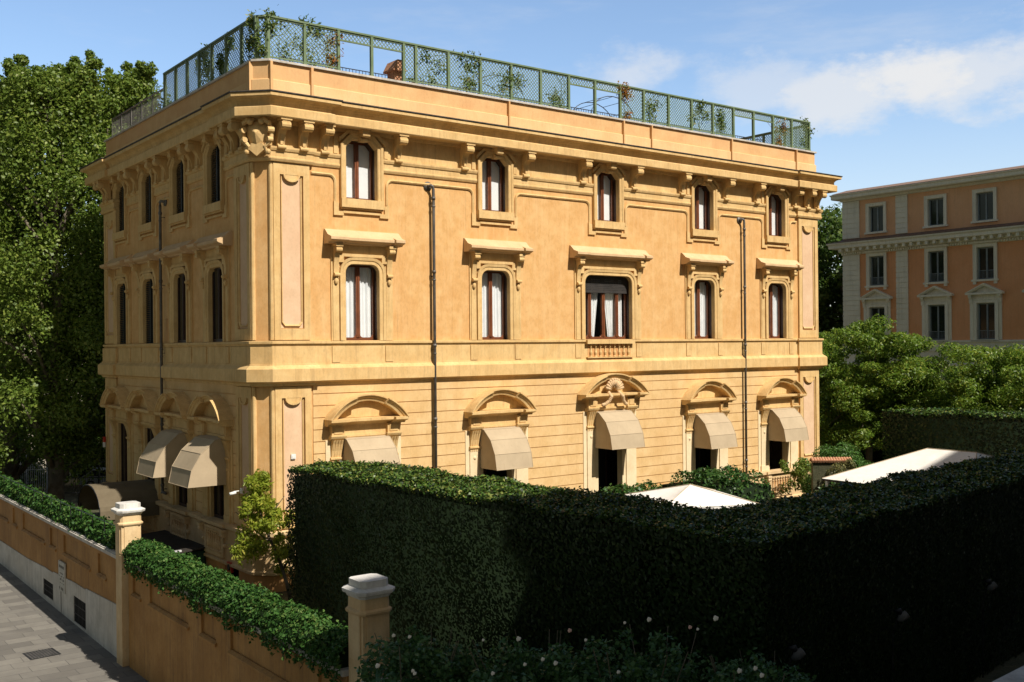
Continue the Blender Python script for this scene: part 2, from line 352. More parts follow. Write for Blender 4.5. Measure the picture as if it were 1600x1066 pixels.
ring('window_sill_course', [(-.03,9.06),(.06,9.08),(.10,9.15),(.13,9.16),(.13,9.25),(-.03,9.268)], M['trim'], [(0,LL),(0,2.1),(-.1,2.1),(-.1,CH-.04),(CH-.04,-.1),(2.1,-.1),(2.1,0),(31.25,0),(31.25,-.1),(LR,-.1),(LR+.1,-.1),(LR+.1,LL),(LR,LL)])
ring('pedestal_band', [(-.03,8.40),(.05,8.40),(.05,9.07),(-.03,9.07)], M['trim'])
ring('base_course', [(-.03,.60),(.20,.62),(.30,.66),(.30,.74),(.22,.80),(.22,1.98),(.28,2.04),(.34,2.08),(.34,2.22),(-.03,2.26)], M['hood'], [(0,LL),(0,CH),(CH,0),(2.6,0),(2.6,.2),(2.8,.2),(2.8,LL)]) if False else None
def strip(name, path, prof, mat):
    m = MB(); m.sweep(path, prof, hz); return m.build(name, mat, villa)
BASE = [(-.03,.60),(.16,.62),(.24,.66),(.24,.74),(.16,.80),(.16,1.98),(.22,2.04),(.30,2.08),(.30,2.22),(-.03,2.26)]
strip('base_course', [(0,LL),(0,CH),(CH,0),(3.2,0)], BASE, M['pillar'])
strip('base_course', [(25.9,0),(LR,0),(LR,LL)], BASE, M['pillar'])
strip('plinth', [(0,LL),(0,3.2)], [(-.02,-2),(.10,-2),(.10,.6),(-.02,.6)], M['plinth'])
strip('plinth', [(0,1.85),(0,CH),(CH,0),(LR,0),(LR,LL)], [(-.02,-2),(.10,-2),(.10,.6),(-.02,.6)], M['plinth'])
FZ=[(-.02,16.45),(.016,16.45),(.016,17.32),(-.02,17.32)]
def fplate(pts):
    m=MB(); m.sweep(pts,FZ,hz); m.build('frieze',M['trim'],villa)
fplate([(0,LC[0]-g),(0,CH),(CH,0),(RC[0]-g,0)])
for a,b in zip(RC,RC[1:]): fplate([(a+g,0),(b-g,0)])
for a,b in zip(LC,LC[1:]): fplate([(0,b-g),(0,a+g)])
fplate([(RC[4]+g,0),(LR,0),(LR,LL)]); fplate([(0,LL),(0,LC[3]+g)])
# parapet with joints
PL = [(.06,LL-.06),(.06,CH),(CH,.06),(LR-.06,.06),(LR-.06,LL-.06)]
ring('parapet', [(-.45,18.40),(0,18.40),(0,19.60),(-.45,19.60)], M['parapet'], PL)
ring('parapet_band', [(-.01,18.36),(.06,18.36),(.06,18.93),(-.01,18.97)], M['paraband'], PL)
ring('parapet_coping', [(-.5,19.60),(.09,19.60),(.09,19.68),(-.5,19.72)], M['stone'], PL)
for s in (11.55,18.35,20.2,26.0,31.3,.55,2.2):
    mb=MB(); q=.035 if s>3 else .05; mb.box(s-q,s+q,-.078,.06,18.4,19.59); mb.build('parapet_joint', M['parapet'], villa)
mb=MB(); mb.box(-.08,.06,.5,.6,18.4,19.59); mb.build('parapet_joint', M['parapet'], villa)

# corner pilasters with sunk pink panels
def pilaster(s0, s1, side, z0, z1, w=.10):
    """frame of raised stiles round a recessed pink panel with scalloped head"""
    f = MB(); p = MB(); a,b = s0+.26,s1-.26; m=(a+b)/2; r=(b-a)*.36
    top, bot = z1-.42, z0+.42
    def bx(mb,x0,x1,c0,c1,wf,wb=-.01):
        if side=='R': mb.box(x0,x1,-wf,-wb,c0,c1)
        else: mb.box(-wf,-wb,x0,x1,c0,c1)
    bx(f,s0,a,z0,z1,w); bx(f,b,s1,z0,z1,w); bx(f,a,b,top,z1,w); bx(f,a,b,z0,bot,w)
    # scalloped head: half disc hanging down and small ears at the foot
    pts=[(m+r*math.cos(t),top+.004+r*.8*math.sin(t)) for t in [PI+PI*k/10 for k in range(11)]]
    mp = (lambda u,v,w_: (u,-w_,v)) if side=='R' else (lambda u,v,w_: (-w_,u,v))
    f.sweep(pts,[(0,0),(0,w+.03),(-.07,w+.03),(-.07,0)],mp)
    f.add([mp(u,v,w-.01) for u,v in pts],[tuple(range(len(pts)))])
    g=.05
    path=[(a+g,bot+.25),(a+g,top-.06),(m-r-.04,top-.06)]
    path2=[(m+r+.04,top-.06),(b-g,top-.06),(b-g,bot+.25),(b-g-.12,bot+.1),(a+g+.12,bot+.1),(a+g,bot+.25)]
    for q in (path,path2): f.sweep(q,[(0,.0),(0,w-.02),(-.05,w-.05),(-.05,.0)],mp,flip=-1)
    bx(p,a+.02,b-.02,bot+.02,top-.02,.012,-.004)
    f.build('corner_pilaster',M['trim'],villa); p.build('pilaster_panel',M['pink'],villa)
for s0,s1,sd in ((.56,2.02,'R'),(31.35,LR-.06,'R'),(.56,2.02,'L'),(LL-1.95,LL-.1,'L')):
    pilaster(s0,s1,sd,9.3,15.86); pilaster(s0,s1,sd,2.3,7.56)
mb = MB()                                               # trim strips on the splayed corner
for z0,z1 in ((.8,7.56),(8.42,9.05),(9.3,15.86),(16.47,17.3)):
    for (px,py) in ((CH,0),(0,CH)):
        mb.tube([(px,py,z0),(px,py,z1)],.085,8)
mb.build('corner_moulding', M['trim'], villa)

# ------------------------------------------------------------------ window units (x along wall, -y outward)
mpw = lambda s,z,w: (s,-w,z)
def octo(hw,z0,z1,c=.30): return [(-hw,z0),(-hw,z1-c),(-hw+c,z1),(hw-c,z1),(hw,z1-c),(hw,z0)]
def rnd(hw,z0,z1,r=.34,n=5):
    L=[(-hw,z0)]; 
    L += [(-hw+r-r*math.cos(t),z1-r+r*math.sin(t)) for t in [PI/2*k/n for k in range(n+1)]]
    L += [(hw-r+r*math.sin(t),z1-r+r*math.cos(t)) for t in [PI/2*k/n for k in range(n+1)]]
    return L+[(hw,z0)]
def scroll_console(mb, s, z0, z1, wt, wb, hw=.14, r=.13):
    """S-curved bracket: scroll at the top front, smaller scroll at the foot"""
    h=z1-z0; pr=[(0,z0),(wb,z0)]
    for k in range(9):
        t=k/8; pr.append((wb*.75+(wt-.1-wb*.75)*(t**2.6), z0+.08+(h-.30)*t))
    pr += [(wt,z1-.18),(wt,z1-.02),(0,z1)]
    mb.extrude([(-w,z) for w,z in pr],'x',s-hw*.82,s+hw*.82)
    mb.tube([(s-hw,-(wt-r*.8),z1-.12-r),(s+hw,-(wt-r*.8),z1-.12-r)],r,12)
    mb.tube([(s-hw*.9,-(wb+.01),z0+.07),(s+hw*.9,-(wb+.01),z0+.07)],.075,10)
    mb.box(s-hw*1.2,s+hw*1.2,-wt-.03,0,z1-.10,z1)
def frame2(hw,z0,z1,mull=(0,),y=.34):
    mb=MB(); b=.07
    mb.box(-hw,-hw+b,y,y+.09,z0,z1); mb.box(hw-b,hw,y,y+.09,z0,z1); mb.box(-hw+b,hw-b,y+.002,y+.088,z1-b,z1); mb.box(-hw+b,hw-b,y+.002,y+.088,z0,z0+.12)
    for m in mull:
        mb.box(m-.085,m+.085,y-.02,y+.09,z0+.121,z1-b-.001)
        mb.box(m-.02,m+.02,y-.045,y-.021,z0+.121,z1-b-.001)
    return mb
def scallop(mb,cells,z0,y=.34):
    for a,b in cells:                                    # curved corners of the lower glazing rail
        for sx,e in ((1,a),(-1,b)):
            pts=[(e,z0)]+[(e+sx*.14*(1-math.sin(t)),z0+.16*(1-math.cos(t))) for t in [PI/2*k/5 for k in range(6)]]
            mb.extrude(pts,'y',y+.01,y+.085)
def curtain_mb(a,b,z0,z1,y=.52,amp=.035,per=.15,shape=None):
    n=max(8,int((b-a)/.028)); rows=10; mb=MB(); vs=[]
    ph=random.random()*6
    for j in range(rows+1):
        t=j/rows; z=z0+(z1-z0)*t
        aa,bb=(a,b) if shape is None else shape(t,a,b)
        for i in range(n+1):
            s=i/n; x=aa+(bb-aa)*s; q=a+(b-a)*s
            vs.append((x,y+amp*math.sin(q/per*2*PI+ph+.4*math.sin(3*t))+amp*.5*math.sin(q/per*2.9+ph*2),z))
    mb.add(vs,[(j*(n+1)+i,j*(n+1)+i+1,(j+1)*(n+1)+i+1,(j+1)*(n+1)+i) for j in range(rows) for i in range(n)]); return mb
def plate(hw,z0,z1,y): mb=MB(); mb.add([(-hw,y,z0),(hw,y,z0),(hw,y,z1),(-hw,y,z1)],[(0,1,2,3)]); return mb
def reveal(hw,z0,z1,kind): 
    mb=MB(); path=octo(hw,z0,z1) if kind=='oct' else rnd(hw,z0,z1)
    mb.sweep(path,[(0,-.14),(.06,-.14),(.06,-.9),(0,-.9)],mpw,flip=-1); return mb
def louvre(hw,z0,z1,y=.36):
    mb=MB(); n=int((z1-z0)/.09)
    for k in range(n):
        z=z0+k*.09; mb.extrude([(y,z),(y+.05,z+.07),(y+.06,z+.07),(y+.012,z)],'x',-hw,hw)
    mb.box(-.05,.05,y-.02,y+.06,z0,z1); return mb
MESH={}
def mesh_of(key, fn, mat, smooth=False):
    if key not in MESH: MESH[key]=fn().mesh(key[0],M[mat],smooth)
    return MESH[key]
SURP=[(0,-.15),(0,.09),(.03,.12),(.12,.12),(.14,.15),(.22,.17),(.25,.15),(.25,-.02)]
# --- second-floor window: octagonal head, sill with ears, key bracket, outer fillet
def sur2():
    mb=MB(); mb.sweep(octo(HW2,Z2A,Z2B),SURP,mpw,flip=-1)
    mb.box(-HW2-.25,HW2+.25,-.20,.15,Z2A-.34,Z2A-.004); mb.box(-HW2-.22,HW2+.22,-.14,.0,Z2A-.40,Z2A-.34)
    mb.box(-.82,.82,-.09,.0,Z2A-.56,Z2A-.48)
    for sg in (-1,1):
        mb.extrude([(sg*1.22,Z2A-.66),(sg*.80,Z2A-.66),(sg*.80,Z2A-.50),(sg*1.02,Z2A-.50),(sg*1.02,Z2A-.2),(sg*1.22,Z2A-.12)],'y',-.08,0)
        mb.sweep([(sg*1.14,Z2A-.14),(sg*1.14,15.36)]+[(sg*(1.14+.26*(1-math.cos(t))),15.36+.26*math.sin(t)) for t in [PI/2*k/5 for k in range(1,6)]],
                 [(-.05,0),(-.05,.05),(0,.08),(.05,.05),(.05,0)],mpw,flip=sg)
        mb.box(min(sg*1.02,sg*1.2),max(sg*1.02,sg*1.2),-.07,0,16.46,17.2)
        mb.extrude([(sg*.40,Z2B+.22),(sg*.62,Z2B+.22),(sg*1.02,Z2B-.14),(sg*1.02,Z2B+.02),(sg*.66,Z2B+.34),(sg*.40,Z2B+.34)],'y',-.2,-.05)
    mb.box(-.41,.41,-.19,-.05,Z2B+.22,Z2B+.342)
    scroll_console(mb,0,Z2B-.06,17.43,.48,.24,.16,.09)
    return mb
def sur1(hw=HW1):
    mb=MB(); mb.sweep(rnd(hw,Z1A,Z1B),[(0,-.15),(0,.07),(.02,.09),(.14,.09),(.16,.12),(.27,.14),(.27,-.02)],mpw,flip=-1)
    xo=hw+.26
    # eared architrave, outer strips, frieze plate
    for sg in (-1,1):
        a,b=sorted((sg*xo,sg*(xo+.36))); mb.box(a,b,-.055,0,Z1A,12.98)
        a,b=sorted((sg*(xo+.05),sg*(xo+.30))); mb.box(a,b,-.085,-.05,Z1A,11.75)
        a,b=sorted((sg*(xo-.16),sg*(xo+.10))); mb.box(a,b,-.128,0,Z1B+.06,Z1B+.36)
        a,b=sorted((sg*(xo),sg*(xo+.35))); mb.box(a,b,-.09,0,8.43,9.06)      # strips on the pedestal below
    mb.box(-xo+.1,xo-.1,-.124,0,Z1B+.285,Z1B+.40); mb.box(-xo,xo,-.05,0,Z1B+.40,12.98)
    for sg in (-1,1): 
        scroll_console(mb,sg*(xo+.17),11.72,12.96,.40,.16,.13,.10)
        mb.ball((sg*(xo+.17),-.12,11.55),(.09,.07,.13),8,6)
    return mb
def hood1(hw):
    mb=MB(); W1,W2=.62,.50; e=.42
    for (a,b,w) in ((-hw,-hw+e+.35,W1),(-hw+e+.35,hw-e,W2),(hw-e,hw,W1)):
        pr=[(0,12.96),(w-.24,12.97),(w-.20,13.02),(w-.06,13.06),(w,13.10),(w,13.20),(w-.04,13.22),(.34,13.30),(.10,13.52),(0,13.54)]
        mb.extrude([(-q,z) for q,z in pr],'x',a,b)
    return mb
def balus(hw,z0,z1,n,y=-.05,rail=True):
    mb=MB(); h=z1-z0
    for k in range(n):
        x=-hw+2*hw*(k+.5)/n
        mb.lathe([(.075,z0),(.075,z0+.05*h),(.035,z0+.1*h),(.06,z0+.25*h),(.07,z0+.36*h),(.03,z0+.6*h),(.03,z0+.72*h),(.055,z0+.8*h),(.035,z0+.88*h),(.075,z0+.93*h),(.075,z1)],x,y,8)
    return mb
# --- ground-floor aedicule
def aedic(hw, bz, rise, zb=.9, ophw=GH, zop=5.55):
    """segmental pediment hw wide, base at bz"""
    mb=MB(); R=(hw*hw+rise*rise)/(2*rise); cz=bz+rise-R; A=math.asin(hw/R)
    W1,W2=.66,.50
    def arc(a0,a1,w,n):
        pts=[(R*math.sin(a),cz+R*math.cos(a)) for a in [a0+(a1-a0)*k/n for k in range(n+1)]]
        mb.sweep(pts,[(0,0),(0,w),(-.05,w),(-.07,w-.05),(-.13,w-.08),(-.15,w-.12),(-.26,w-.16),(-.26,0)],mpw,flip=-1)
    a1=-A*.30; a2=A*.42
    arc(-A,a1,W1,8); arc(a1,a2,W2,10); arc(a2,A,W1,8)
    mb.extrude([(R*.9*math.sin(a),cz+R*.93*math.cos(a)) for a in [-A*.93+1.86*A*k/16 for k in range(17)]],'y',-.09,0)
    e=hw-.60
    for (a,b,w) in ((-hw+.02,-hw+.80,W1-.02),(-hw+.80,e,W2-.03),(e,hw-.02,W1-.02)):
        mb.extrude([(-q,z) for q,z in ((0,bz-.26),(w-.3,bz-.25),(w-.26,bz-.18),(w-.06,bz-.13),(w,bz-.10),(w,bz+.0),(0,bz+.02))],'x',a,b)
    pc=ophw+.42                                          # pilaster centre
    for sg in (-1,1):
        x=sg*pc
        mb.box(x-.27,x+.27,-.26,0,bz-.62,bz-.255)        # frieze block over the pilaster
        mb.box(x-.18,x+.18,-.285,-.25,bz-.56,bz-.30)
        mb.extrude([(0,bz-.80),(-.24,bz-.80),(-.30,bz-.74),(-.34,bz-.66),(-.34,bz-.62),(0,bz-.62)],'x',x-.33,x+.33)
        for k in range(4):                               # fluted flaring capital
            xa=x-.22+k*.115; mb.extrude([(0,bz-1.46),(-.12,bz-1.46),(-.16,bz-1.2),(-.24,bz-.95),(-.31,bz-.80),(0,bz-.80)],'x',xa,xa+.085)
        mb.extrude([(0,bz-1.46),(-.10,bz-1.46),(-.21,bz-.95),(-.27,bz-.80),(0,bz-.80)],'x',x-.23,x+.23)
        mb.extrude([(0,bz-1.60),(-.12,bz-1.60),(-.18,bz-1.54),(-.18,bz-1.48),(-.12,bz-1.46),(0,bz-1.46)],'x',x-.27,x+.27)
        for k in range(5): mb.box(x-.22+k*.1,x-.22+k*.1+.05,-.135,-.11,bz-1.68,bz-1.60)
    mb.box(-pc+.27,pc-.27,-.13,0,bz-.62,bz-.255)
    mb.extrude([(0,bz-.80),(-.12,bz-.80),(-.20,bz-.70),(-.20,bz-.62),(0,bz-.62)],'x',-pc+.33,pc-.33)
    mb.box(-pc+.30,pc-.30,-.06,0,zop-.002,bz-.80)
    return mb
def shafts(bz, zb, ophw=GH, zop=5.55):
    mb=MB(); pc=ophw+.42
    for sg in (-1,1):
        x=sg*pc
        mb.box(x-.24,x+.24,-.115,0,zb,bz-1.60)
        a,b=sorted((x+sg*.24,x+sg*.44)); mb.box(a,b,-.07,0,zb,bz-.80)
        a,b=sorted((x-sg*.24,sg*(ophw-.04))); mb.box(a,b,-.06,.30,zb,zop-.001)
        mb.ball((x,-.115,bz-1.95),(.08,.05,.08),8,6)
        mb.box(x-.29,x+.29,-.15,0,zb,zb+.28)
    mb.box(-ophw+.04,ophw-.04,-.05,.30,zop-.12,zop-.002)
    return mb
AWR=[(.02,5.56),(.42,5.48),(.88,5.08),(1.18,4.50),(1.30,3.86)]
AWL=[(.02,5.60),(.55,5.46),(1.10,4.98),(1.48,4.36),(1.62,3.72)]
AW=AWR
def awn(hw=.95,dz=0,drop=0):
    mb=MB(); pr=[(w,z+dz) for w,z in AW]; pr[-1]=(pr[-1][0],pr[-1][1]-drop)
    for sg in (-1,1): mb.add([(sg*hw,-w,z) for w,z in pr]+[(sg*hw,-.02,pr[-1][1])],[tuple(range(6))])
    # slightly sagging cloth between the hoops
    n=8
    for (w0,z0),(w1,z1) in zip(pr,pr[1:]):
        for k in range(n):
            a=-hw+2*hw*k/n; b=-hw+2*hw*(k+1)/n
            mb.add([(a,-w0,z0),(b,-w0,z0),(b,-w1,z1),(a,-w1,z1)],[(0,1,2,3)])
    return mb
def awn_hoop(hw=.95,dz=0,drop=0):
    mb=MB(); pr=[(w,z+dz) for w,z in AW]; pr[-1]=(pr[-1][0],pr[-1][1]-drop)
    for sg in (-1,1): mb.tube([(sg*(hw+.004),-w-.004,z) for w,z in pr],.012,6)
    for w,z in pr[1:]: mb.tube([(-hw,-w,z),(hw,-w,z)],.014,6)
    mb.box(-hw,hw,-.06,0,pr[0][1]-.03,pr[0][1]+.08)
    return mb

def place(name, me, side, c, dz=0, parent=villa):
    if side=='R': return inst(name, me, parent, (c,0,dz))
    return inst(name, me, parent, (0,c,dz), -PI/2)
def sub(name, me, parent): return inst(name, me, parent)

for side,cs in (('R',RC),('L',LC)):
    for i,c in enumerate(cs):
        lit = side=='R'
        # second floor
        w = place('window', mesh_of(('window','2'),sur2,'trim'), side, c)
        sub('reveal', mesh_of(('reveal','2'+side),lambda: reveal(HW2,Z2A,Z2B,'oct'),'darkwood' if lit else 'trim'), w)
        if lit:
            sub('frame', mesh_of(('frame','2'),lambda: frame2(HW2,Z2A,Z2B),'wood'), w)
            sub('curtain', mesh_of(('curtain','2'),lambda: curtain_mb(-HW2+.03,HW2-.03,Z2A+.05,Z2B-.02,.50,.008,.7),'curtain'), w)
            sub('pane', mesh_of(('pane','2'),lambda: plate(HW2-.02,Z2A+.02,Z2B-.02,.385),'glass'), w)
        else:
            sub('shutter', mesh_of(('shutter','2'),lambda: louvre(HW2-.004,Z2A,Z2B,.06),'louvre'), w)
        # first floor
        hw = 1.47 if (lit and i==2) else HW1
        w = place('window', mesh_of(('window','1',hw),lambda: sur1(hw),'trim'), side, c)
        sub('hood', mesh_of(('hood',hw),lambda: hood1(hw+.89),'hood'), w)
        sub('reveal', mesh_of(('reveal','1'+side,hw),lambda: reveal(hw,Z1A,Z1B,'rnd'),'darkwood' if lit else 'trim'), w)
        if lit and i==2:
            mull=(-.86,0,.86)
            fm=frame2(hw,Z1A,Z1B,mull); scallop(fm,((-1.4,-.95),(-.77,-.09),(.09,.77),(.95,1.4)),Z1A+.12)
            sub('frame', fm.mesh('frame',M['wood']), w)
            for a,b,sh in ((-1.4,-.86,None),(-.86,0,lambda t,a,b:(a,b-.5*(1-t)**.8*(b-a))),(0,.86,lambda t,a,b:(a+.5*(1-t)**.8*(b-a),b)),(.86,1.4,None)):
                sub('curtain', curtain_mb(a+.02,b-.02,Z1A+.1,Z1B-.1,.54,.03,.17,sh).mesh('curtain',M['curtain']), w)
            mb=MB()
            for k in range(9): mb.box(-hw+.01,hw-.01,.25,.28,Z1B-.72+k*.08,Z1B-.65+k*.08)
            mb.box(-hw+.01,hw-.01,.24,.29,Z1B-.78,Z1B-.721)
            sub('roller_shutter', mb.mesh('roller_shutter',M['shutter']), w)
            sub('pane', plate(hw-.02,Z1A+.02,Z1B-.02,.385).mesh('pane',M['glass']), w)
        elif lit:
            def fr():
                fm=frame2(hw,Z1A,Z1B); scallop(fm,((-hw+.07,-.085),(.085,hw-.07)),Z1A+.12); return fm
            sub('frame', mesh_of(('frame','1'),fr,'wood'), w)
            for a,b in ((-hw+.05,-.10),(.10,hw-.05)):
                sub('curtain', curtain_mb(a-.06,b+.06,Z1A+.06,Z1B-.06,.50,.03,.16).mesh('curtain',M['curtain']), w)
            sub('pane', mesh_of(('pane','1'),lambda: plate(hw-.02,Z1A+.02,Z1B-.02,.385),'glass'), w)
        else:
            if i in (0,1):
                sub('frame', mesh_of(('frame','1d'),lambda: frame2(hw-.004,Z1A,Z1B,(0,),.10),'darkwood'), w)
                sub('pane', mesh_of(('pane','1d'),lambda: plate(hw-.02,Z1A+.02,Z1B-.02,.145),'darkglass'), w)
            else: sub('shutter', mesh_of(('shutter','1'),lambda: louvre(hw-.004,Z1A,Z1B,.06),'louvre'), w)
        # ground floor
        ctr = lit and i==2; bz = 6.76 if ctr else 6.26; phw = 2.0 if ctr else 1.72
        gh = GH if lit else .72; zo = 6.0 if ctr else (5.55 if lit else 5.5); zb = .9 if (lit and i<4) else 2.25
        w = place('door' if zb<1 else 'window', mesh_of(('door','g',bz,gh,zb),lambda: shafts(bz,zb,gh,zo),'paleshaft' if lit else 'trim'), side, c)
        sub('pediment', mesh_of(('pediment',bz,gh),lambda: aedic(phw,bz,.93,zb,gh,zo),'hood' if False else 'trim'), w)
        gy=1.0 if lit else .06
        fm=lambda: frame2(gh-.05,zb,zo-.12,(0,),gy)
        sub('frame', mesh_of(('frame','g',gh,zb,zo),fm,'darkwood'), w)
        sub('pane', mesh_of(('pane','g',gh,zb,zo),lambda: plate(gh-.05,zb+.02,zo-.13,gy+.045),'darkglass'), w)
        if lit or i<2:
            dz = .42 if ctr else 0
            ah = .95 if lit else 1.06
            if ctr: ah = 1.02
            AW = AWR if lit else AWL
            a = place('awning', mesh_of(('awning',dz,side),lambda: awn(ah,dz),'awning'), side, c)
            sub('awning_frame', mesh_of(('awning_frame',dz,side),lambda: awn_hoop(ah,dz),'awning'), a)
# balustrades: central window, right-hand window, left facade
c=RC[2]; mb=balus(1.33,8.46,9.04,9,-.09); mb.build('balustrade', M['trim'], villa, loc=(c,0,0), smooth=False)
mb=MB(); mb.box(-1.5,1.5,-.24,-.03,9.06,9.255); mb.box(-1.45,1.45,-.2,-.03,8.41,8.455); mb.build('balustrade_rail', M['trim'], villa, loc=(c,0,0))
mb=MB(); mb.box(-1.35,1.35,-.056,-.045,8.46,9.05); mb.build('balustrade_recess', M['plinth'], villa, loc=(c,0,0))
for side,cs in (('R',RC[4:]),('L',LC)):
    for c in cs:
        mb=balus(.75,1.02,1.86,7,-.20); me=mb.mesh('balustrade',M['pillar']); place('balustrade',me,side,c)
        mb=MB(); mb.box(-1.0,1.0,-.24,-.15,1.86,1.97); mb.box(-1.0,1.0,-.24,-.15,.86,1.02)
        for sg in (-1,1): mb.box(min(sg*.78,sg*1.0),max(sg*.78,sg*1.0),-.238,-.15,1.02,1.86); scroll_console(mb,sg*1.15,1.3,2.0,.40,.2,.12,.09)
        mb.box(-1.3,1.3,-.38,-.2,2.09,2.215)
        place('balustrade_rail',mb.mesh('balustrade_rail',M['pillar']),side,c)
        mb=MB(); mb.box(-.78,.78,-.172,-.155,1.02,1.86); place('balustrade_recess',mb.mesh('balustrade_recess',M['plinth']),side,c)
# big consoles under the cornice
def bigc():
    mb=MB(); scroll_console(mb,0,16.34,17.43,.60,.15,.18,.15)
    mb.box(-.06,.06,-.20,-.1,16.5,16.9); return mb
bc=bigc().mesh('console',M['trim'])
sR=[.62+.2,1.72]+[c+d for c in RC for d in (-1.62,1.62)]+[31.95,32.85]; sR[10]=27.80; sR[11]=31.0
sL=[.82,1.72]+[c+d for c in LC for d in (-1.55,1.55)]+[18.3]
for s in sR: inst('console', bc, villa, (s,-(PST if s<2.1 or s>31.25 else 0),0))
for s in sL: inst('console', bc, villa, (-(PST if s<2.1 or s>16.9 else 0),s,0), -PI/2)
# upper moulding line joining the second-floor window fillets
LP=[(-.05,0),(-.05,.05),(0,.08),(.05,.05),(.05,0)]
def seg(a,b,side):
    mp=(lambda s,z,w:(s,-w,z)) if side=='R' else (lambda s,z,w:(-w,s,z))
    mb=MB(); mb.sweep([(a,15.62),(b,15.62)],LP,mp,flip=-1); mb.build('panel_moulding',M['trim'],villa)
for side,cs,e0,e1 in (('R',RC,2.12,31.2),('L',LC,2.12,17.0)):
    edges=[e0]+[x for c in cs for x in (c-1.40,c+1.40)]+[e1]
    for k in range(0,len(edges),2):
        if edges[k+1]>edges[k]+.05: seg(edges[k],edges[k+1],side)
# shell relief in the central pediment
mb=MB(); c=RC[2]
for k in range(11):
    a=PI*(k+.5)/11; 
    p0=Vector((.13*math.cos(a),-.30,6.92+.10*math.sin(a))); p1=Vector((.50*math.cos(a),-.40,6.95+.46*math.sin(a)))
    mb.tube([p0,(p0+p1)/2+Vector((0,-.04,0)),p1],[.035,.055,.07],8); mb.ball(p1,.075,8,6)
for sg in (-1,1):
    pts=[(sg*.32,-.34,6.80),(sg*.36,-.56,6.62),(sg*.45,-.50,6.42),(sg*.62,-.42,6.28),(sg*.78,-.36,6.24)]
    for (p,q) in zip(pts,pts[1:]):
        for t in (0,.33,.66): mb.ball(tuple(p[i]+(q[i]-p[i])*t for i in range(3)),.085,8,6)
mb.build('shell_relief',M['hood'],villa,loc=(c,0,0),smooth=True)
# cartouche on the splayed corner (local frame: looks along -y, then turned 45 degrees)
mb=MB()
sh=[(-.42,17.05),(-.30,17.25),(0,17.30),(.30,17.25),(.42,17.05),(.38,16.75),(.26,16.45),(0,16.22),(-.26,16.45),(-.38,16.75)]
vs=[(x,-.34,z) for x,z in sh]+[(0,-.62,16.85)]+[(x,0,z) for x,z in sh]
mb.add(vs,[(i,(i+1)%10,10) for i in range(10)]+[(i,(i+1)%10,11+(i+1)%10,11+i) for i in range(10)]+[tuple(range(11,21))])
for sg in (-1,1):
    mb.tube([(sg*.10,-.45,17.32),(sg*.30,-.50,17.36),(sg*.48,-.46,17.22),(sg*.54,-.38,16.98)],[.07,.10,.10,.08],8)
    mb.tube([(sg*.44,-.52,16.96),(sg*.62,-.36,16.96)],.11,10); mb.tube([(sg*.42,-.48,16.62),(sg*.56,-.34,16.62)],.10,10)
    mb.tube([(sg*.54,-.36,16.95),(sg*.52,-.36,16.6),(sg*.30,-.40,16.36),(sg*.34,-.36,16.2)],[.08,.09,.08,.06],8)
    mb.ball((sg*.22,-.52,17.26),.12,10,6); mb.ball((sg*.40,-.36,16.18),.11,10,6)
mb.extrude([(-.34,16.30),(0,16.02),(.34,16.30),(.2,16.5),(-.2,16.5)],'y',-.44,0)
mb.build('cartouche',M['trim'],villa,loc=(CH/2,CH/2,0),rz=-PI/4,smooth=False)
# drainpipes
def drain(side,s,ztop,zbot):
    mb=MB(); o=.20; f=(lambda s_,w,z:(s_,-w,z)) if side=='R' else (lambda s_,w,z:(-w,s_,z))
    arcp=[f(s-.16,-.02,ztop),f(s-.16,.10,ztop),f(s-.10,.20,ztop+.02),f(s-.04,.22,ztop-.03),f(s,.20,ztop-.16),f(s,o,ztop-.4),f(s,o,zbot)]
    mb.tube(arcp,.062,10)
    mb.tube([f(s-.16,0,ztop),f(s-.16,.05,ztop)],.19,16)
    z=ztop-.5
    while z>zbot:
        mb.tube([f(s,o,z-.06),f(s,o,z+.06)],.082,10); mb.tube([f(s,o,z-.36),f(s,o,z-.30)],.078,10)
        mb.tube([f(s-.02,0,z-.18),f(s,o,z-.18)],.018,6); z-=3.0
    if side=='L': mb.tube([f(s,o,zbot),f(s,o,zbot-.1),f(s-.1,o+.02,zbot-.2),f(s-.5,o+.02,zbot-.22)],.062,10)
    mb.build('drainpipe',M['pipe'],villa,smooth=True)
drain('R',7.50,15.55,.3); drain('R',26.70,15.45,.3); drain('L',10.05,15.5,2.9)
# small wall fittings
mb=MB(); mb.box(-.09,.09,-.06,-.005,-.09,.09); mb.box(-.05,.05,-.075,-.06,-.05,.05)
tag(mb.build('junction_box',M['white'],None,loc=W(1.28,-.02,4.95),rz=TH),'small white junction box on the sunlit pink corner panel','junction box')
cm=empty('security_camera',W(-.14,1.45,3.6),TH-PI/2,'white security camera sticking out of the shaded facade beside the citrus tree','camera')
mb=MB(); mb.tube([(0,-.22,0),(0,-.46,-.04)],.06,12); mb.build('housing',M['white'],cm,smooth=True)
mb=MB(); mb.tube([(0,0,.05),(0,-.3,.04)],.02,8); mb.box(-.08,.08,-.02,.06,-.05,.15); mb.build('bracket',M['white'],cm)
al=empty('alarm_box',W(-.14,18.85,4.3),TH-PI/2,'small red and white alarm box on the far pilaster of the shaded facade','alarm box')
mb=MB(); mb.box(-.09,.09,-.09,0,.0,.26); mb.build('housing',M['red'],al)
mb=MB(); mb.box(-.06,.06,-.10,0,-.26,-.002); mb.build('cover',M['white'],al)
mb=MB(); mb.box(-.012,.03,9.72,10.02,9.4,10.35); mb.build('wall_vent',M['plinth'],villa)

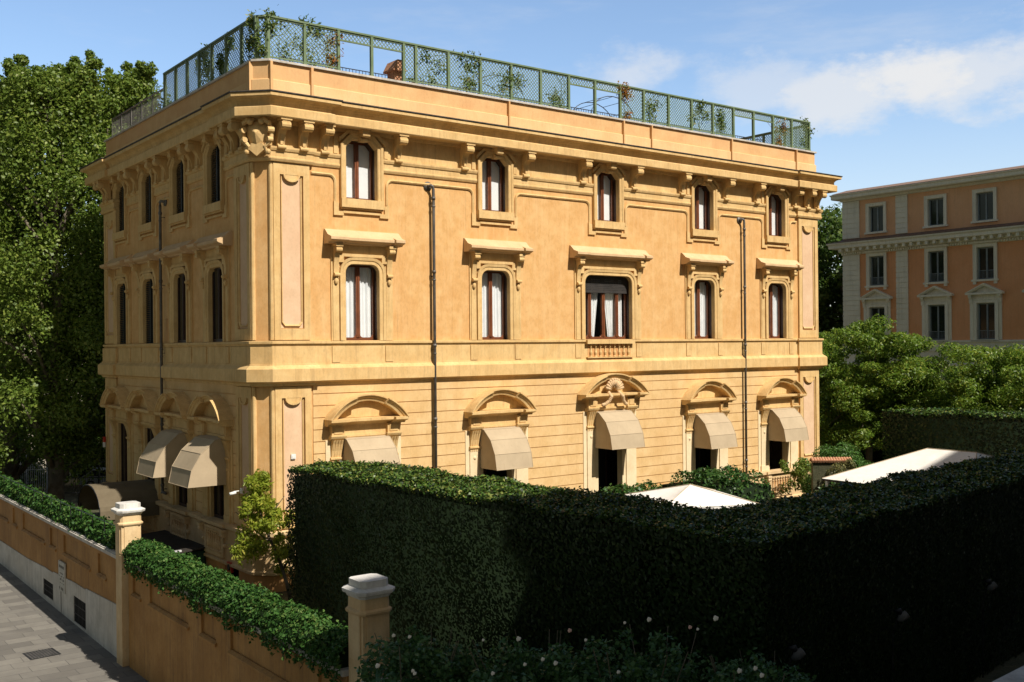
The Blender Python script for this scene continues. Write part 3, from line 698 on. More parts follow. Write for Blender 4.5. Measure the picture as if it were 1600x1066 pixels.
# ------------------------------------------------------------------ roof trellis
def lattice(mb,a,b,z0,z1,y,sp=.115,bw=.027):
    """diagonal slats clipped to a rectangle in the (s,z) plane"""
    h=z1-z0; w=b-a
    for sg,yy in ((1,y),(-1,y+.014)):
        t=-h
        while t<w:
            # slat from (a+t, z0) going up at 45 degrees
            s0,s1=max(t,0),min(t+h,w)
            if s1-s0>.03:
                za,zb=z0+(s0-t),z0+(s1-t)
                if sg<0: za,zb=z1-(s0-t),z1-(s1-t)
                q=bw*.7
                mb.add([(a+s0,yy,za-q),(a+s1,yy,zb-q),(a+s1,yy,zb+q),(a+s0,yy,za+q),(a+s0,yy+.013,za-q),(a+s1,yy+.013,zb-q),(a+s1,yy+.013,zb+q),(a+s0,yy+.013,za+q)],
                       [(0,1,2,3),(7,6,5,4),(0,4,5,1),(3,2,6,7)])
            t+=sp*1.414
def fence_run(root, posts, kinds, z0, z1, dense=.115):
    """posts: s positions; kinds per bay: 'l' lattice, 'o' open with lattice head"""
    for s in posts:
        mb=MB(); mb.box(s-.055,s+.055,-.06,.06,z0,z1+.0); mb.box(s-.07,s+.07,-.075,.075,z0-.03,z0+.05); mb.build('post',M['green'],root)
    mb=MB(); mb.box(posts[0]-.06,posts[-1]+.06,-.07,.07,z1+.002,z1+.07); mb.build('top_rail',M['green'],root)
    for a,b,k in zip(posts,posts[1:],kinds):
        mb=MB(); a+=.057; b-=.057
        if k=='l': 
            lattice(mb,a,b,z0+.10,z1-.06,0,dense); mb.box(a,b,-.03,.03,z0+.05,z0+.10); mb.box(a,b,-.03,.03,z1-.06,z1)
        else:
            lattice(mb,a,b,z1-.32,z1-.06,0,dense); mb.box(a,b,-.03,.03,z1-.38,z1-.32); mb.box(a,b,-.03,.03,z1-.06,z1)
        mb.build('lattice_panel',M['green'],root)
Z0T,Z1T=19.74,21.28
tr=empty('trellis_fence',W(0,.22),TH,'green lattice trellis fence along the sunlit edge of the roof terrace','trellis fence')
PR=[.55,2.02,3.45,4.92,6.39,6.97,8.56,10.2,11.85,13.5,15.15,16.75,18.35,19.9,21.6,23.25,24.82,26.41,28.0,29.6,31.2,32.75]
fence_run(tr,PR,['l','l','o','o','l','l','l','l','l','l','o','o','l','l','l','l','l','o','o','l','l'],Z0T,Z1T)
tl=empty('trellis_fence',W(.22,0),TH+PI/2,'dark green trellis fence on the shaded left roof edge, overgrown by vines','trellis fence')
fence_run(tl,[.55,1.9,3.4,4.9,6.3,7.7,9.1,10.5],['l']*7,Z0T,Z1T,.125)
tc=empty('trellis_fence',W(.22,.55),TH-PI/4,'narrow trellis panel across the splayed roof corner','trellis fence')
fence_run(tc,[.06,.41],['l'],Z0T,Z1T)
trr=empty('trellis_fence',W(LR-.3,.3),TH+PI/2,'trellis fence running back along the far right roof edge','trellis fence')
fence_run(trr,[.1,1.6,3.1,4.6,6.1],['l']*4,Z0T,Z1T-.1)
# glazed railing at the far left roof edge
gr=empty('roof_railing',W(.2,10.6),TH+PI/2,'thin grey metal railing on the far left roof edge','railing')
for k in range(6):
    mb=MB(); mb.box(k*1.55-.02,k*1.55+.02,-.02,.02,Z0T-.04,20.72); mb.build('post',M['pipe'],gr)
mb=MB()
for k in range(70): mb.tube([(k*.112+.05,0,19.82),(k*.112+.05,0,20.66)],.008,4)
mb.build('baluster',M['pipe'],gr)
mb=MB(); mb.box(-.02,7.78,-.025,.025,20.66,20.70); mb.box(-.02,7.78,-.02,.02,19.79,19.82); mb.build('rail',M['pipe'],gr)
# inner terrace railing seen through the openings
ir=empty('terrace_railing',W(2,2.4),TH,'thin black iron railing inside the roof terrace','railing')
mb=MB(); mb.box(0,29.5,-.015,.015,20.52,20.55); mb.box(0,29.5,-.015,.015,18.9,18.93); mb.build('rail',M['iron'],ir)
mb=MB()
for k in range(190): mb.box(k*.155,k*.155+.018,-.009,.009,18.61,20.52)
mb.build('baluster',M['iron'],ir)
# iron pergola hoops above the trellis
for s,lab in ((13.3,'arched iron pergola hoops above the middle of the roof trellis'),(20.5,'arched iron pergola frame beside the right trellis opening')):
    p=empty('pergola_frame',W(s,3.0,18.6),TH,lab,'pergola')
    for dy in (0,1.6):
        mb=MB(); mb.tube([(-1.5,dy,0),(-1.5,dy,1.9)]+[(-1.5*math.cos(t),dy,1.9+1.5*math.sin(t)*.75) for t in [PI*k/12 for k in range(1,12)]]+[(1.5,dy,1.9),(1.5,dy,0)],.022,6)
        mb.build('hoop',M['iron'],p)
    mb=MB()
    for k in range(7):
        t=PI*k/6; mb.tube([(-1.5*math.cos(t),0,1.9+1.125*math.sin(t)),(-1.5*math.cos(t),1.6,1.9+1.125*math.sin(t))],.014,5)
    mb.build('cross_bar',M['iron'],p)
ch=empty('chimney_pot',W(6.5,1.1,18.35),TH,'terracotta chimney stack behind the roof trellis opening','chimney')
mb=MB(); mb.box(-.2,.2,-.25,.25,0,1.95); mb.build('stack',M['terracotta'],ch)
mb=MB(); mb.extrude([(-.30,1.95),(.30,1.95),(.30,2.02),(.1,2.4),(-.1,2.4),(-.30,2.02)],'y',-.42,.42); mb.build('cap',M['terracotta'],ch)
# climbing plants on the trellis
def vine(name,side,s,w,n,lab,mat='vine',zlo=19.75,zhi=21.3,top=False,lean=0):
    rng=np.random.default_rng(int(s*100)+n)
    nc=max(4,int(n/60)); cs=np.stack([s+rng.normal(0,w*.35,nc),rng.uniform(-.05,.22,nc)+.22,rng.uniform(zlo+.1,zhi,nc)],1)
    if top: cs[:nc//3,2]=rng.uniform(zhi-.25,zhi+.10,nc//3)
    P=np.repeat(cs,int(n/nc)+1,0)+rng.normal(0,1,(nc*(int(n/nc)+1),3))*np.array([.16,.07,.16])
    if side=='L': P=P[:,[1,0,2]]; o=np.array([-.75 if False else 0,0,0]); P=P+o
    V=leafq(P,rng.normal(size=P.shape)+np.array([0,-.6,.5]),rng.uniform(.05,.09,len(P)),rng.uniform(.03,.05,len(P)),rng)
    st=MB()
    for k in range(4):
        x=s+rng.normal(0,w*.3); pts=[(x+rng.normal(0,.12)*j,.26,zlo+(zhi-zlo)*j/4*rng.uniform(.8,1)) for j in range(5)]
        if side=='L': pts=[(b,a,c) for a,b,c in pts]
        st.tube(pts,.012,4)
    me=quads(name,V,M[mat],st); o=inst(name,me,None,(CX,CY,0),TH); tag(o,lab,'climbing plant','plants growing through the roof trellis'); return o
for i,(sd,s,w,n,lab,mt,tp) in enumerate((
    ('R',.95,.7,420,'pale leafy climber in the first trellis bay right of the corner','vine',False),
    ('R',2.3,.7,420,'bushy climber topping the trellis between its second and third posts','vine',True),
    ('R',3.25,.4,300,'russet tinged climber just left of the first trellis opening','rustvine',False),
    ('R',7.7,.9,260,'sparse climber low in the bay right of the terracotta chimney','vine',False),
    ('R',9.5,.9,420,'dense twiggy climber in the bay left of the roof pergola','vine',False),
    ('R',12.0,.9,330,'thin climber under the first pergola hoops','vine',False),
    ('R',14.5,.9,280,'thin climber in the last bay before the middle trellis opening','vine',False),
    ('R',18.7,.5,330,'yellowing climber just right of the middle trellis opening','rustvine',True),
    ('R',20.6,.9,240,'sparse climber behind the second pergola frame','vine',False),
    ('R',23.9,.9,260,'sparse climber midway along the right half of the trellis','vine',False),
    ('R',25.6,.8,300,'dense low climber just left of the last trellis opening','vine',False),
    ('R',30.2,.7,300,'reddish climber just right of the last trellis opening','rustvine',False),
    ('R',32.6,.5,220,'wispy climber spilling past the far right trellis corner','vine',True),
    ('L',1.2,1.0,520,'leafy climber rising over the shaded trellis next to the corner','vine',True),
    ('L',3.6,1.3,520,'dark climber in the middle of the shaded trellis','planedk',False),
    ('L',6.4,1.4,420,'dark climber toward the far end of the shaded trellis','planedk',False))):
    vine('climbing_vine',sd,s,w,n,lab,mt,top=tp)

# ------------------------------------------------------------------ ground
mb=MB(); mb.add([(-900,-300,-2.2),(900,-300,-2.2),(900,1200,-2.2),(-900,1200,-2.2)],[(0,1,2,3)])
tag(mb.build('ground',M['soil']),kind='structure')
mb=MB(); sl=.013
vs=[(-26,-60,-1.5),(-4.6,-60,-1.5),(-4.6,0,-1.5),(-26,0,-1.5),(-26,60,-1.5+60*sl),(-4.6,60,-1.5+60*sl)]
mb.add(vs,[(0,1,2,3),(3,2,5,4)])
mb.add([(x,y,z-.25) for x,y,z in vs],[(0,1,2,3),(3,2,5,4)])
tag(mb.build('pavement',M['paving'],loc=(CX,CY,0),rz=TH),kind='structure')
mb=MB(); mb.box(-4.45,75,-70,.0,-2,-.0); mb.box(-4.45,0,.0,70,-2,-.006); mb.box(LR,75,.004,70,-2,-.004)
tag(mb.build('garden_ground',M['soil'],loc=(CX,CY,0),rz=TH),kind='structure')
# ------------------------------------------------------------------ street wall
XO,XI=-5.0,-4.4
ww=empty('street_wall',W(-4.7,0),TH+PI/2,'long ochre street wall with sunk panels and white marble dado','wall')
# local frame of the wall: x runs along the facade direction (v), y toward the street (-u)
YO,YI=.30,-.30
def wallrun(a,b,panels,name='wall'):
    mb=MB()
    mb.box(a,b,YI,YO-.07,-2,1.92)
    xs=[a]
    for p,q in panels:
        mb.box(xs[-1],p,YO-.07,YO,1.0,1.74); xs.append(q)
        mb.extrude([(YO-.07,.90),(YO+.06,.90),(YO+.06,.96),(YO-.02,1.03),(YO-.07,1.03)],'x',p-.06,q+.06)
    mb.box(xs[-1],b,YO-.07,YO,1.0,1.74); mb.box(a,b,YO-.07,YO,1.74,1.92); mb.box(a,b,YO-.07,YO-.004,-2,1.0)
    mb.build(name,M['wallst'],ww)
wallrun(.12,34,[(3.55,7.35),(8.55,9.5),(10.35,14.3),(15.5,16.4),(17.3,21.2),(22.4,23.3),(24.2,28.1),(1.75,2.75)][-1:]+[(3.75,7.45),(8.6,9.55),(10.4,14.4),(15.5,16.4),(17.3,21.2),(22.4,23.3),(24.2,28.1)])
wallrun(-15.85,-.76,[(-15.5,-14.5),(-13.6,-9.4),(-8.4,-7.3),(-6.3,-2.9),(-2.0,-1.2)][0:])
wallrun(-40,-16.66,[(-21.6,-17.6),(-26.5,-23)][::-1])
mb=MB(); mb.box(.12,34,YI-.06,YO+.10,1.92,2.04); mb.box(.12,34,YI-.02,YO+.05,2.04,2.08); mb.box(-15.85,-.76,YI-.06,YO+.10,1.92,2.05); mb.box(-40,-16.66,YI-.06,YO+.10,1.92,2.05)
mb.build('coping',M['stone'],ww)
# marble dado with basement vents (top edge steps down with the street)
mb=MB()
segs=[(.36,2.3),(2.3,4.25),(5.9,7.7),(7.82,9.0),(10.6,13.5),(13.5,18),(18,34)]
dt=lambda x: .34-.036*x if x<14 else -.16
for a,b in segs: mb.add([(a,YO,-2),(b,YO,-2),(b,YO,dt(b)),(a,YO,dt(a)),(a,YO+.035,-2),(b-.008,YO+.035,-2),(b-.008,YO+.035,dt(b)),(a,YO+.035,dt(a))],[(4,5,6,7),(3,7,6,2),(0,4,7,3),(1,2,6,5)])
for a,b in ((4.25,5.9),(9.0,10.6)):
    mb.box(a,b,YO,YO+.035,-.36 if a<5 else -.50,dt((a+b)/2)-.02)
    mb.box(a,b,YO,YO+.035,-2,-1.34 if a<5 else -1.16)
mb.build('marble_dado',M['marble'],ww)
for a,b,c,d in ((4.25,5.9,-1.34,-.36),(9.0,10.6,-1.16,-.50)):
    mb=MB(); mb.box(a,b,YO-.001,YO+.004,c,d); g=mb.build('basement_vent',M['black'],ww)
    mb=MB()
    for k in range(9): x=a+.08+(b-a-.16)*k/8; mb.box(x-.014,x+.014,YO+.008,YO+.026,c,d)
    for k in (1,2): mb.box(a,b,YO+.006,YO+.022,c+(d-c)*k/3-.014,c+(d-c)*k/3+.014)
    mb.build('grille',M['iron'],g)
mb=MB(); mb.box(7.71,7.81,YO-.001,YO+.02,-1.45,-.5); mb.build('pipe_chase',M['black'],ww)
# street plate
sg_=empty('street_sign',W(-5.02,7.5),TH+PI/2,'narrow upright weathered plate on the street wall above the marble dado','sign')
mb=MB(); mb.box(-.48,.48,.0,.05,-.52,.66); mb.build('plate',M['signplate'],sg_)
mb=MB()
rr=random.Random(3)
for z,h in ((.46,.10),(.46,.10),(.20,.05),(.08,.05),(-.04,.09),(-.18,.05),(-.40,.10)):
    for k in range(6):
        if rr.random()<.72: x=-.36+k*.13; mb.box(x,x+.08,.05,.054,z-h/2,z+h/2)
mb.build('lettering',M['ink'],sg_)
# gate pillars
def gpillar(y0,lab,zb=-2.0):
    PSC=Matrix.Diagonal((.76,.76,1,1)); p=empty('gate_pillar',W(-4.86 if y0>-5 else -4.68,y0,.12 if y0>-5 else .32),TH,lab,'pillar','capped pillars of the street wall'); PS=.76
    mb=MB(); mb.box(-.42,.42,-.42,.42,zb,3.10)
    for sx in (-1,1):
        mb.box(min(sx*.42,sx*.46),max(sx*.42,sx*.46),-.30,.30,2.05,3.08); mb.box(-.30,.30,min(sx*.42,sx*.46),max(sx*.42,sx*.46),2.05,3.08)
    mb.v=[(a*.76,b*.76,c) for a,b,c in mb.v]; mb.build('shaft',M['pillar'],p)
    mb=MB(); sq=[(-.42,-.42),(-.42,.42),(.42,.42),(.42,-.42)][::-1]
    ch=[(-.42,-.34),(-.42,.34),(-.34,.42),(.34,.42),(.42,.34),(.42,-.34),(.34,-.42),(-.34,-.42)][::-1]
    mb.sweep(ch,[(-.3,3.02),(.08,3.03),(.11,3.07),(.11,3.11),(.04,3.15),(.03,3.38),(-.3,3.38)],hz,closed=True)
    mb.v=[(a*.76,b*.76,c) for a,b,c in mb.v]; mb.build('neck_moulding',M['pillar'],p)
    mb=MB(); mb.sweep(ch,[(-.42,3.38),(.06,3.38),(.10,3.44),(.18,3.47),(.20,3.52),(.20,3.55),(.06,3.60),(-.42,3.60)],hz,closed=True)
    o=[(-.34,-.24),(-.34,.24),(-.24,.34),(.24,.34),(.34,.24),(.34,-.24),(.24,-.34),(-.24,-.34)]
    mb.extrude([(x*1.32,y*1.32) for x,y in o],'z',3.602,3.75)
    mb.v=[(a*.76,b*.76,c) for a,b,c in mb.v]; mb.build('cap',M['capstone'],p)
gpillar(-.32,'gate pillar with marble cap farther down the street, between the two hedges')
gpillar(-16.26,'nearer gate pillar with worn marble cap, beside the rose bushes')

# ------------------------------------------------------------------ foliage helpers
def rect_leaves(o,e1,e2,nrm,dens,L,Wd,depth,rng,bump=.08):
    o,e1,e2,nrm=[np.array(a,float) for a in (o,e1,e2,nrm)]; A=np.linalg.norm(np.cross(e1,e2)); n=int(A*dens)
    a=rng.random((n,1)); b=rng.random((n,1)); P=o+e1*a+e2*b
    wav=(bump if nrm[2]>.5 else bump*.5)*(np.sin(P[:,0]*2.1+P[:,2]*1.7)+np.sin(P[:,1]*2.9-P[:,2]*1.3+1)+.6*np.sin(P[:,0]*5.3+P[:,1]*4.1))
    P=P+nrm*(wav*.5+rng.uniform(-depth,.06,n)+np.maximum(rng.normal(0,.04,n),0))[:,None]
    Nn=nrm*1.0+rng.normal(size=(n,3))*(.75 if nrm[2]>.5 else .12)+np.array([0,0,.25 if nrm[2]>.5 else -.12])
    return leafq(P,Nn,L*rng.uniform(.7,1.3,n),Wd*rng.uniform(.7,1.3,n),rng)
def blob_leaves(cs,rs,per,L,Wd,rng,up=.5,shell=.55,flat=1.0):
    cs=np.asarray(cs,float); rs=np.asarray(rs,float); out=[]
    idx=np.repeat(np.arange(len(cs)),per); n=len(idx)
    d=rng.normal(size=(n,3)); d/=np.linalg.norm(d,axis=1,keepdims=True)
    rad=rs[idx]*(shell+(1-shell)*rng.random(n)**.5)*(1+rng.normal(0,.12,n))
    d2=d*np.array([1,1,flat]); P=cs[idx]+d2*rad[:,None]
    Nn=d*.6+rng.normal(size=(n,3))*.6+np.array([0,0,up])
    return leafq(P,Nn,L*rng.uniform(.65,1.3,n),Wd*rng.uniform(.65,1.3,n),rng)
def hedge_mesh(name,poly,z0,z1,dens_top,dens_side,L,Wd,mat,seed,view=None,bump=.08,depth=.16,strip_top=None):
    """poly: convex-ish footprint pieces (list of quads CCW in world xy)"""
    rng=np.random.default_rng(seed); V=[]; litq=[]; core=MB()
    for q in poly:
        q=[np.array(p,float) for p in q]; c=sum(q)/4
        g=[p+(c-p)/np.linalg.norm(c-p)*.34 for p in q]
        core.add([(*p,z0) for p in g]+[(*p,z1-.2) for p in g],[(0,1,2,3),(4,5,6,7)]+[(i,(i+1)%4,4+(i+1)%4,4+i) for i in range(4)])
        V.append(rect_leaves((*q[0],z1),(*(q[1]-q[0]),0),(*(q[3]-q[0]),0),(0,0,1),dens_top,L,Wd,depth*.5,rng,bump)); litq.append(rng.random(len(V[-1]))<.7)  # most top leaves get the sunlit-coloured copy, the sides keep the dark one
        for i in range(4):
            e=q[(i+1)%4]-q[i]; nn=np.array([e[1],-e[0]])/np.linalg.norm(e)
            V.append(rect_leaves((*q[i],z0),(*e,0),(0,0,z1-z0),(*nn,0),dens_side*(1 if nn[1]<.15 else .3),L,Wd,depth,rng,bump)); litq.append(np.zeros(len(V[-1]),bool))
    return quads(name,np.concatenate(V),M[mat],core,M['innerleaf'],np.concatenate(litq),M['hedgelit'])
# the big L-shaped garden hedge
A=np.array([-5.28,36.24]); B=np.array([5.12,24.69]); d1=(B-A)/np.linalg.norm(B-A); d2=np.array([.7192,.6948]); n1=np.array([d1[1],-d1[0]]); n2=np.array([d2[1],-d2[0]]); th=2.9
n1=n1 if n1@np.array([-1,-1])>0 else -n1; n2=n2 if n2@np.array([1,-1])>0 else -n2
OC=B+n1*th+n2*th
arm1=[A+n1*th, B+n1*th+d1*.0, B, A]; arm2=[B+n1*th, OC, OC+d2*36, B+n1*th+d2*36]
arm2=[B+n1*th*1.0, OC, OC+d2*36, B+d2*36]
arm2=[B+n1*th, OC, OC+d2*38, B+n1*th+d2*38]
# arm 2 occupies th on the camera side of its garden line
arm1=[A+n1*th, OC, OC-n1*th, A]
arm2=[OC-d2*0, OC+d2*38, OC+d2*38-n2*th, OC-n2*th]
def ccw(q):
    a=sum(q[i][0]*q[(i+1)%4][1]-q[(i+1)%4][0]*q[i][1] for i in range(4)); return q if a>0 else q[::-1]
arm1=[A+n1*th, B+n1*th, B, A]
s_end=27.
arm2=[B+n1*th, OC, OC+d2*s_end, B+d2*s_end]
arm2=[OC+(-n2)*th, OC, OC+d2*s_end, OC-n2*th+d2*s_end]
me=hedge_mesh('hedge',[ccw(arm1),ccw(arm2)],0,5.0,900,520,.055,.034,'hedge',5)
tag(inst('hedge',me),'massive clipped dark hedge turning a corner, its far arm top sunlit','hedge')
# clipped hedge in the background at right
Q=[(17.3,48.6),(25.5,39.9),(27.3,41.5),(19.1,50.3)]
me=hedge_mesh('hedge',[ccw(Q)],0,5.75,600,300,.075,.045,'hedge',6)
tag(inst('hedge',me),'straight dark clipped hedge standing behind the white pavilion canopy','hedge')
# overflowing hedge on the near wall run
def wallhedge(y0,y1,zc,hw_out,hw_in,h,n,mat,seed,name,lab,cat,L=.07,Wd=.045,xo=-4.7,drop=.5):
    rng=np.random.default_rng(seed); nn=n
    y=rng.uniform(y0,y1,nn); ang=rng.uniform(-PI*.62,PI*.62,nn)      # 0 = up, negative = street side
    r=1+.10*np.sin(y*2.3)+.08*np.sin(y*5.1+1)+.06*np.sin(y*9+ang*3)+.05*np.sin(ang*7+y*3)
    x=np.where(ang<0,hw_out,hw_in)*np.sin(ang)*r; z=h*np.cos(ang)*r
    z=np.where(ang<-PI/2,z*drop/h*2.2,z)
    P=np.stack([x,y,z+zc],1)+rng.normal(0,.05,(nn,3))
    d=np.stack([np.sin(ang),0*ang,np.cos(ang)],1)
    V=leafq(P,d*.7+rng.normal(size=(nn,3))*.65+np.array([0,0,.4]),L*rng.uniform(.7,1.3,nn),Wd*rng.uniform(.7,1.3,nn),rng)
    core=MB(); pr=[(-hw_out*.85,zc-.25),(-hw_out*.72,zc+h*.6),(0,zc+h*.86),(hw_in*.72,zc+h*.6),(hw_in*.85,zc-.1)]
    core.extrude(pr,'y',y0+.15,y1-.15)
    me=quads(name,V,M[mat],core,M['innerleaf']); return tag(inst(name,me,None,W(xo,0,0),TH),lab,cat)
wallhedge(-15.8,-.75,2.16,.46,.52,.48,27000,'ivy',21,'hedge','bushy evergreen hedge overflowing the street wall between the two gate pillars','hedge',.052,.034)
wallhedge(1.0,33,2.2,.30,.34,.50,19000,'ivy',22,'hedge','leafy low hedge growing through the railing on the far stretch of street wall','hedge',.075,.05,-4.62,.3)
rl=empty('wall_railing',W(-4.86,0),TH+PI/2,'low dark iron railing on the far street wall, half buried in its hedge','railing')
mb=MB()
for k in range(22): mb.tube([(.9+k*1.5,0,2.08),(.9+k*1.5,0,2.95)],.018,6)
mb.build('post',M['iron'],rl)
mb=MB()
for z in (2.25,2.9): mb.tube([(.6,0,z),(33,0,z)],.014,6)
mb.build('rail',M['iron'],rl)
# ------------------------------------------------------------------ yard by the shaded facade
sd=empty('yard_shed',W(-.8,7.4),TH,'low dark flat-roofed shed against the shaded facade, behind the wall hedge','shed')
mb=MB(); mb.box(-.95,.62,-2.3,2.4,-1.2,.86); mb.build('wall',M['shedgreen'],sd)
mb=MB(); mb.extrude([(-1.1,.86),(.66,.98),(.66,1.04),(-1.1,.92)],'y',-2.5,2.5); mb.build('roof',M['shedroof'],sd)
mb=MB(); mb.box(-1.14,-1.02,-2.5,2.5,.93,.97); mb.box(-1.0,-.4,-2.5,-2.38,.96,1.02); mb.build('metal_edge',M['greyiron'],sd)
cp=empty('entrance_canopy',W(-2.0,12.4,.65),TH,'brown barrel-shaped entrance canopy between street wall and shaded facade','canopy')
prof=[(1.75*math.cos(t),1.25+1.1*math.sin(t)) for t in [PI*k/12 for k in range(13)]]
mb=MB()
for (a,b) in zip(prof,prof[1:]):
    mb.add([(-.7,a[0],a[1]),(2.1,a[0],a[1]),(2.1,b[0],b[1]),(-.7,b[0],b[1])],[(0,1,2,3)])
mb.box(-.7,2.1,-1.77,-1.73,.95,1.35); mb.box(-.7,2.1,1.73,1.77,.95,1.35)
mb.build('canvas',M['canopydark'],cp)
mb=MB()
for x in (-.7,.7,2.1): mb.tube([(x,y*.99,z-.02) for y,z in prof],.025,6)
for x in (-.6,2.0):
    for y in (-1.7,1.7): mb.tube([(x,y,-2.),(x,y,1.35)],.03,6)
mb.build('frame',M['iron'],cp)
hr=empty('hose_reel',W(-.12,2.5,.0),TH-PI/2,'small red-framed hose reel by the basement opening of the shaded facade','hose reel')
mb=MB(); mb.sweep([(-.2,.42),(.2,.42),(.2,.8),(-.2,.8)],[(0,0),(0,.12),(-.05,.12),(-.05,0)],mpw,closed=True); mb.build('frame',M['red'],hr)
mb=MB(); mb.tube([(0,-.02,.61),(0,-.14,.61)],.12,14); mb.build('reel',M['iron'],hr)
# citrus tree at the corner
def tubes_to(root,mat,paths,name='trunk'):
    mb=MB()
    for pts,r in paths: mb.tube(pts,r,8)
    return mb.build(name,M[mat],root,smooth=True)
ct=empty('citrus_tree',(-7.85,36.55,0),0,'slender sunlit yellow-green citrus tree at the villa corner beside the hedge end','tree')
rng=np.random.default_rng(31)
tubes_to(ct,'bark',[([(0,0,0),(-.18,.05,.8),(-.45,.1,1.6),(-.8,.2,2.3),(-1.1,.2,3.2),(-1.35,.2,4.3)],[.075,.065,.06,.05,.035,.015]),([(-.3,.08,1.2),(.1,.1,1.8),(.2,.2,2.4)],[.05,.035,.015]),([(-.6,.15,2.),(-1.5,.3,2.7),(-2.,.3,3.2)],[.04,.03,.012]),([(.3,.1,0),(-.05,.2,1.2),(-.25,.2,1.8)],[.03,.025,.012]),([(-1.,.2,2.9),(-.5,0,3.4),(-.2,0,3.8)],[.03,.02,.01])])
cs=[];rs=[]
for k in range(70):
    t=rng.random()**1.2; wd_=1-.75*t; cs.append((-1.15+rng.uniform(-1,1)*.85*wd_,.1+rng.normal(0,.35),1.75+2.75*t)); rs.append(rng.uniform(.18,.34)*(1.15-.5*t))
for k in range(22): cs.append((-.25+rng.normal(0,.28),.2+rng.normal(0,.25),1.0+rng.random()*2.2)); rs.append(rng.uniform(.2,.3))
V=blob_leaves(cs,rs,62,.105,.038,rng,.4,.3); inst('crown',quads('crown',V,M['loquat']),ct)

# ------------------------------------------------------------------ garden side
# raised garden terrace hidden behind the hedge
Tq=[B+n1*0.2+np.array([0,.3]), B+d2*26, B+d2*26-n2*11, B-d1*9-n2*0]
def terr(name,pts,z0,z1,mat):
    mb=MB(); mb.extrude([tuple(p) for p in pts],'z',z0,z1); return tag(mb.build(name,M[mat]),kind='structure')
terr('terrace',[(5.9,26.0),(22.5,42.5),(17.5,46.5),(12.2,40.2),(7.2,41.0),(.8,35.5),(-2.5,34.4)],-.01,1.5,'stone')
# square parasol
ps=empty('garden_parasol',(5.3,31.1,1.5),math.radians(-31+45),'flat white square parasol showing over the sunlit hedge arm','parasol')
hs=1.52; ze,za=2.86,3.30
mb=MB(); n=6
def hipface(mb,p,q,a,n=6,sag=.05):
    p,q,a=Vector(p),Vector(q),Vector(a)
    rows=[]
    for j in range(n+1):
        t=j/n; l=p.lerp(a,t); r=q.lerp(a,t); row=[]
        for i in range(n+1):
            s=i/n; v=l.lerp(r,s); v.z-=sag*math.sin(PI*t)*math.sin(PI*s) + sag*.8*(1-t)*math.sin(PI*s)*-.3
            row.append(v)
        rows.append(row)
    vs=[v for r in rows for v in r]; m=n+1
    mb.add(vs,[(j*m+i,j*m+i+1,(j+1)*m+i+1,(j+1)*m+i) for j in range(n) for i in range(n)])
cor=[(-hs,-hs,ze),(hs,-hs,ze),(hs,hs,ze),(-hs,hs,ze)]
for k in range(4):
    hipface(mb,cor[k],cor[(k+1)%4],(0,0,za)); p,q=cor[k],cor[(k+1)%4]
    mb.add([p,q,(q[0],q[1],ze-.16),(p[0],p[1],ze-.16)],[(0,1,2,3)])
mb.build('canopy',M['canvas'],ps)
mb=MB()
for k in range(4): p=Vector(cor[k]); mb.tube([p+Vector((0,0,.012)),(p+Vector((0,0,za)))/2+Vector((0,0,ze/2-za/2+ (za-ze)/2+.012)) if False else Vector((p.x*.5,p.y*.5,(ze+za)/2+.006)),(0,0,za+.012)],.012,5)
mb.build('seam',M['awning'],ps)
mb=MB(); mb.tube([(0,0,0),(0,0,za-.02)],.035,8); mb.box(-.4,.4,-.4,.4,0,.08); mb.build('pole',M['darkwood'],ps)
mb=MB()
for k in range(4): mb.tube([(0,0,za-.12),(cor[k][0]*.97,cor[k][1]*.97,ze-.04)],.015,5)
mb.build('rib',M['darkwood'],ps)
# hipped pavilion canopy
pv=empty('garden_pavilion',(15.75,37.3,1.5),math.atan2(-.81,.58),'large white hipped canvas pavilion roof beyond the dark hedge','pavilion')
hl,hwid,rl_=2.9,3.55,.95; ze,za=2.60,3.60
mb=MB()
c=[(-hl,-hwid,ze),(hl,-hwid,ze),(hl,hwid,ze),(-hl,hwid,ze)]; r1=(-rl_,0,za); r2=(rl_,0,za)
hipface(mb,c[3],c[0],r1,8,.06); hipface(mb,c[1],c[2],r2,8,.06)
for (p,q,a,b) in ((c[0],c[1],r1,r2),(c[2],c[3],r2,r1)):
    p,q,a,b=[Vector(x) for x in (p,q,a,b)]; n=8; vs=[]
    for j in range(n+1):
        for i in range(n+1):
            v=p.lerp(a,j/n).lerp(q.lerp(b,j/n),i/n); v.z-=.06*math.sin(PI*j/n)*math.sin(PI*i/n); vs.append(v)
    mb.add(vs,[(j*(n+1)+i,j*(n+1)+i+1,(j+1)*(n+1)+i+1,(j+1)*(n+1)+i) for j in range(n) for i in range(n)])
mb.build('canopy',M['canvas'],pv)
mb=MB()
for k,e in ((0,r1),(3,r1),(1,r2),(2,r2)): p,q=Vector(c[k]),Vector(e); mb.tube([p+Vector((0,0,.012)),p.lerp(q,.5)+Vector((0,0,.008)),q+Vector((0,0,.012))],.014,5)
mb.tube([Vector(r1)+Vector((0,0,.012)),Vector(r2)+Vector((0,0,.012))],.014,5)
mb.build('seam',M['awning'],pv)
for k in range(4):
    mb=MB(); x,y=c[k][0]*.96,c[k][1]*.96; mb.box(x-.05,x+.05,y-.05,y+.05,0,ze+.02); mb.build('post',M['white'],pv)
mb=MB()
for k in range(4):
    p,q=Vector(c[k])*.985,Vector(c[(k+1)%4])*.985; mb.tube([(p.x,p.y,ze-.05),(q.x,q.y,ze-.05)],.03,5)
mb.build('eave_rail',M['darkwood'],pv)
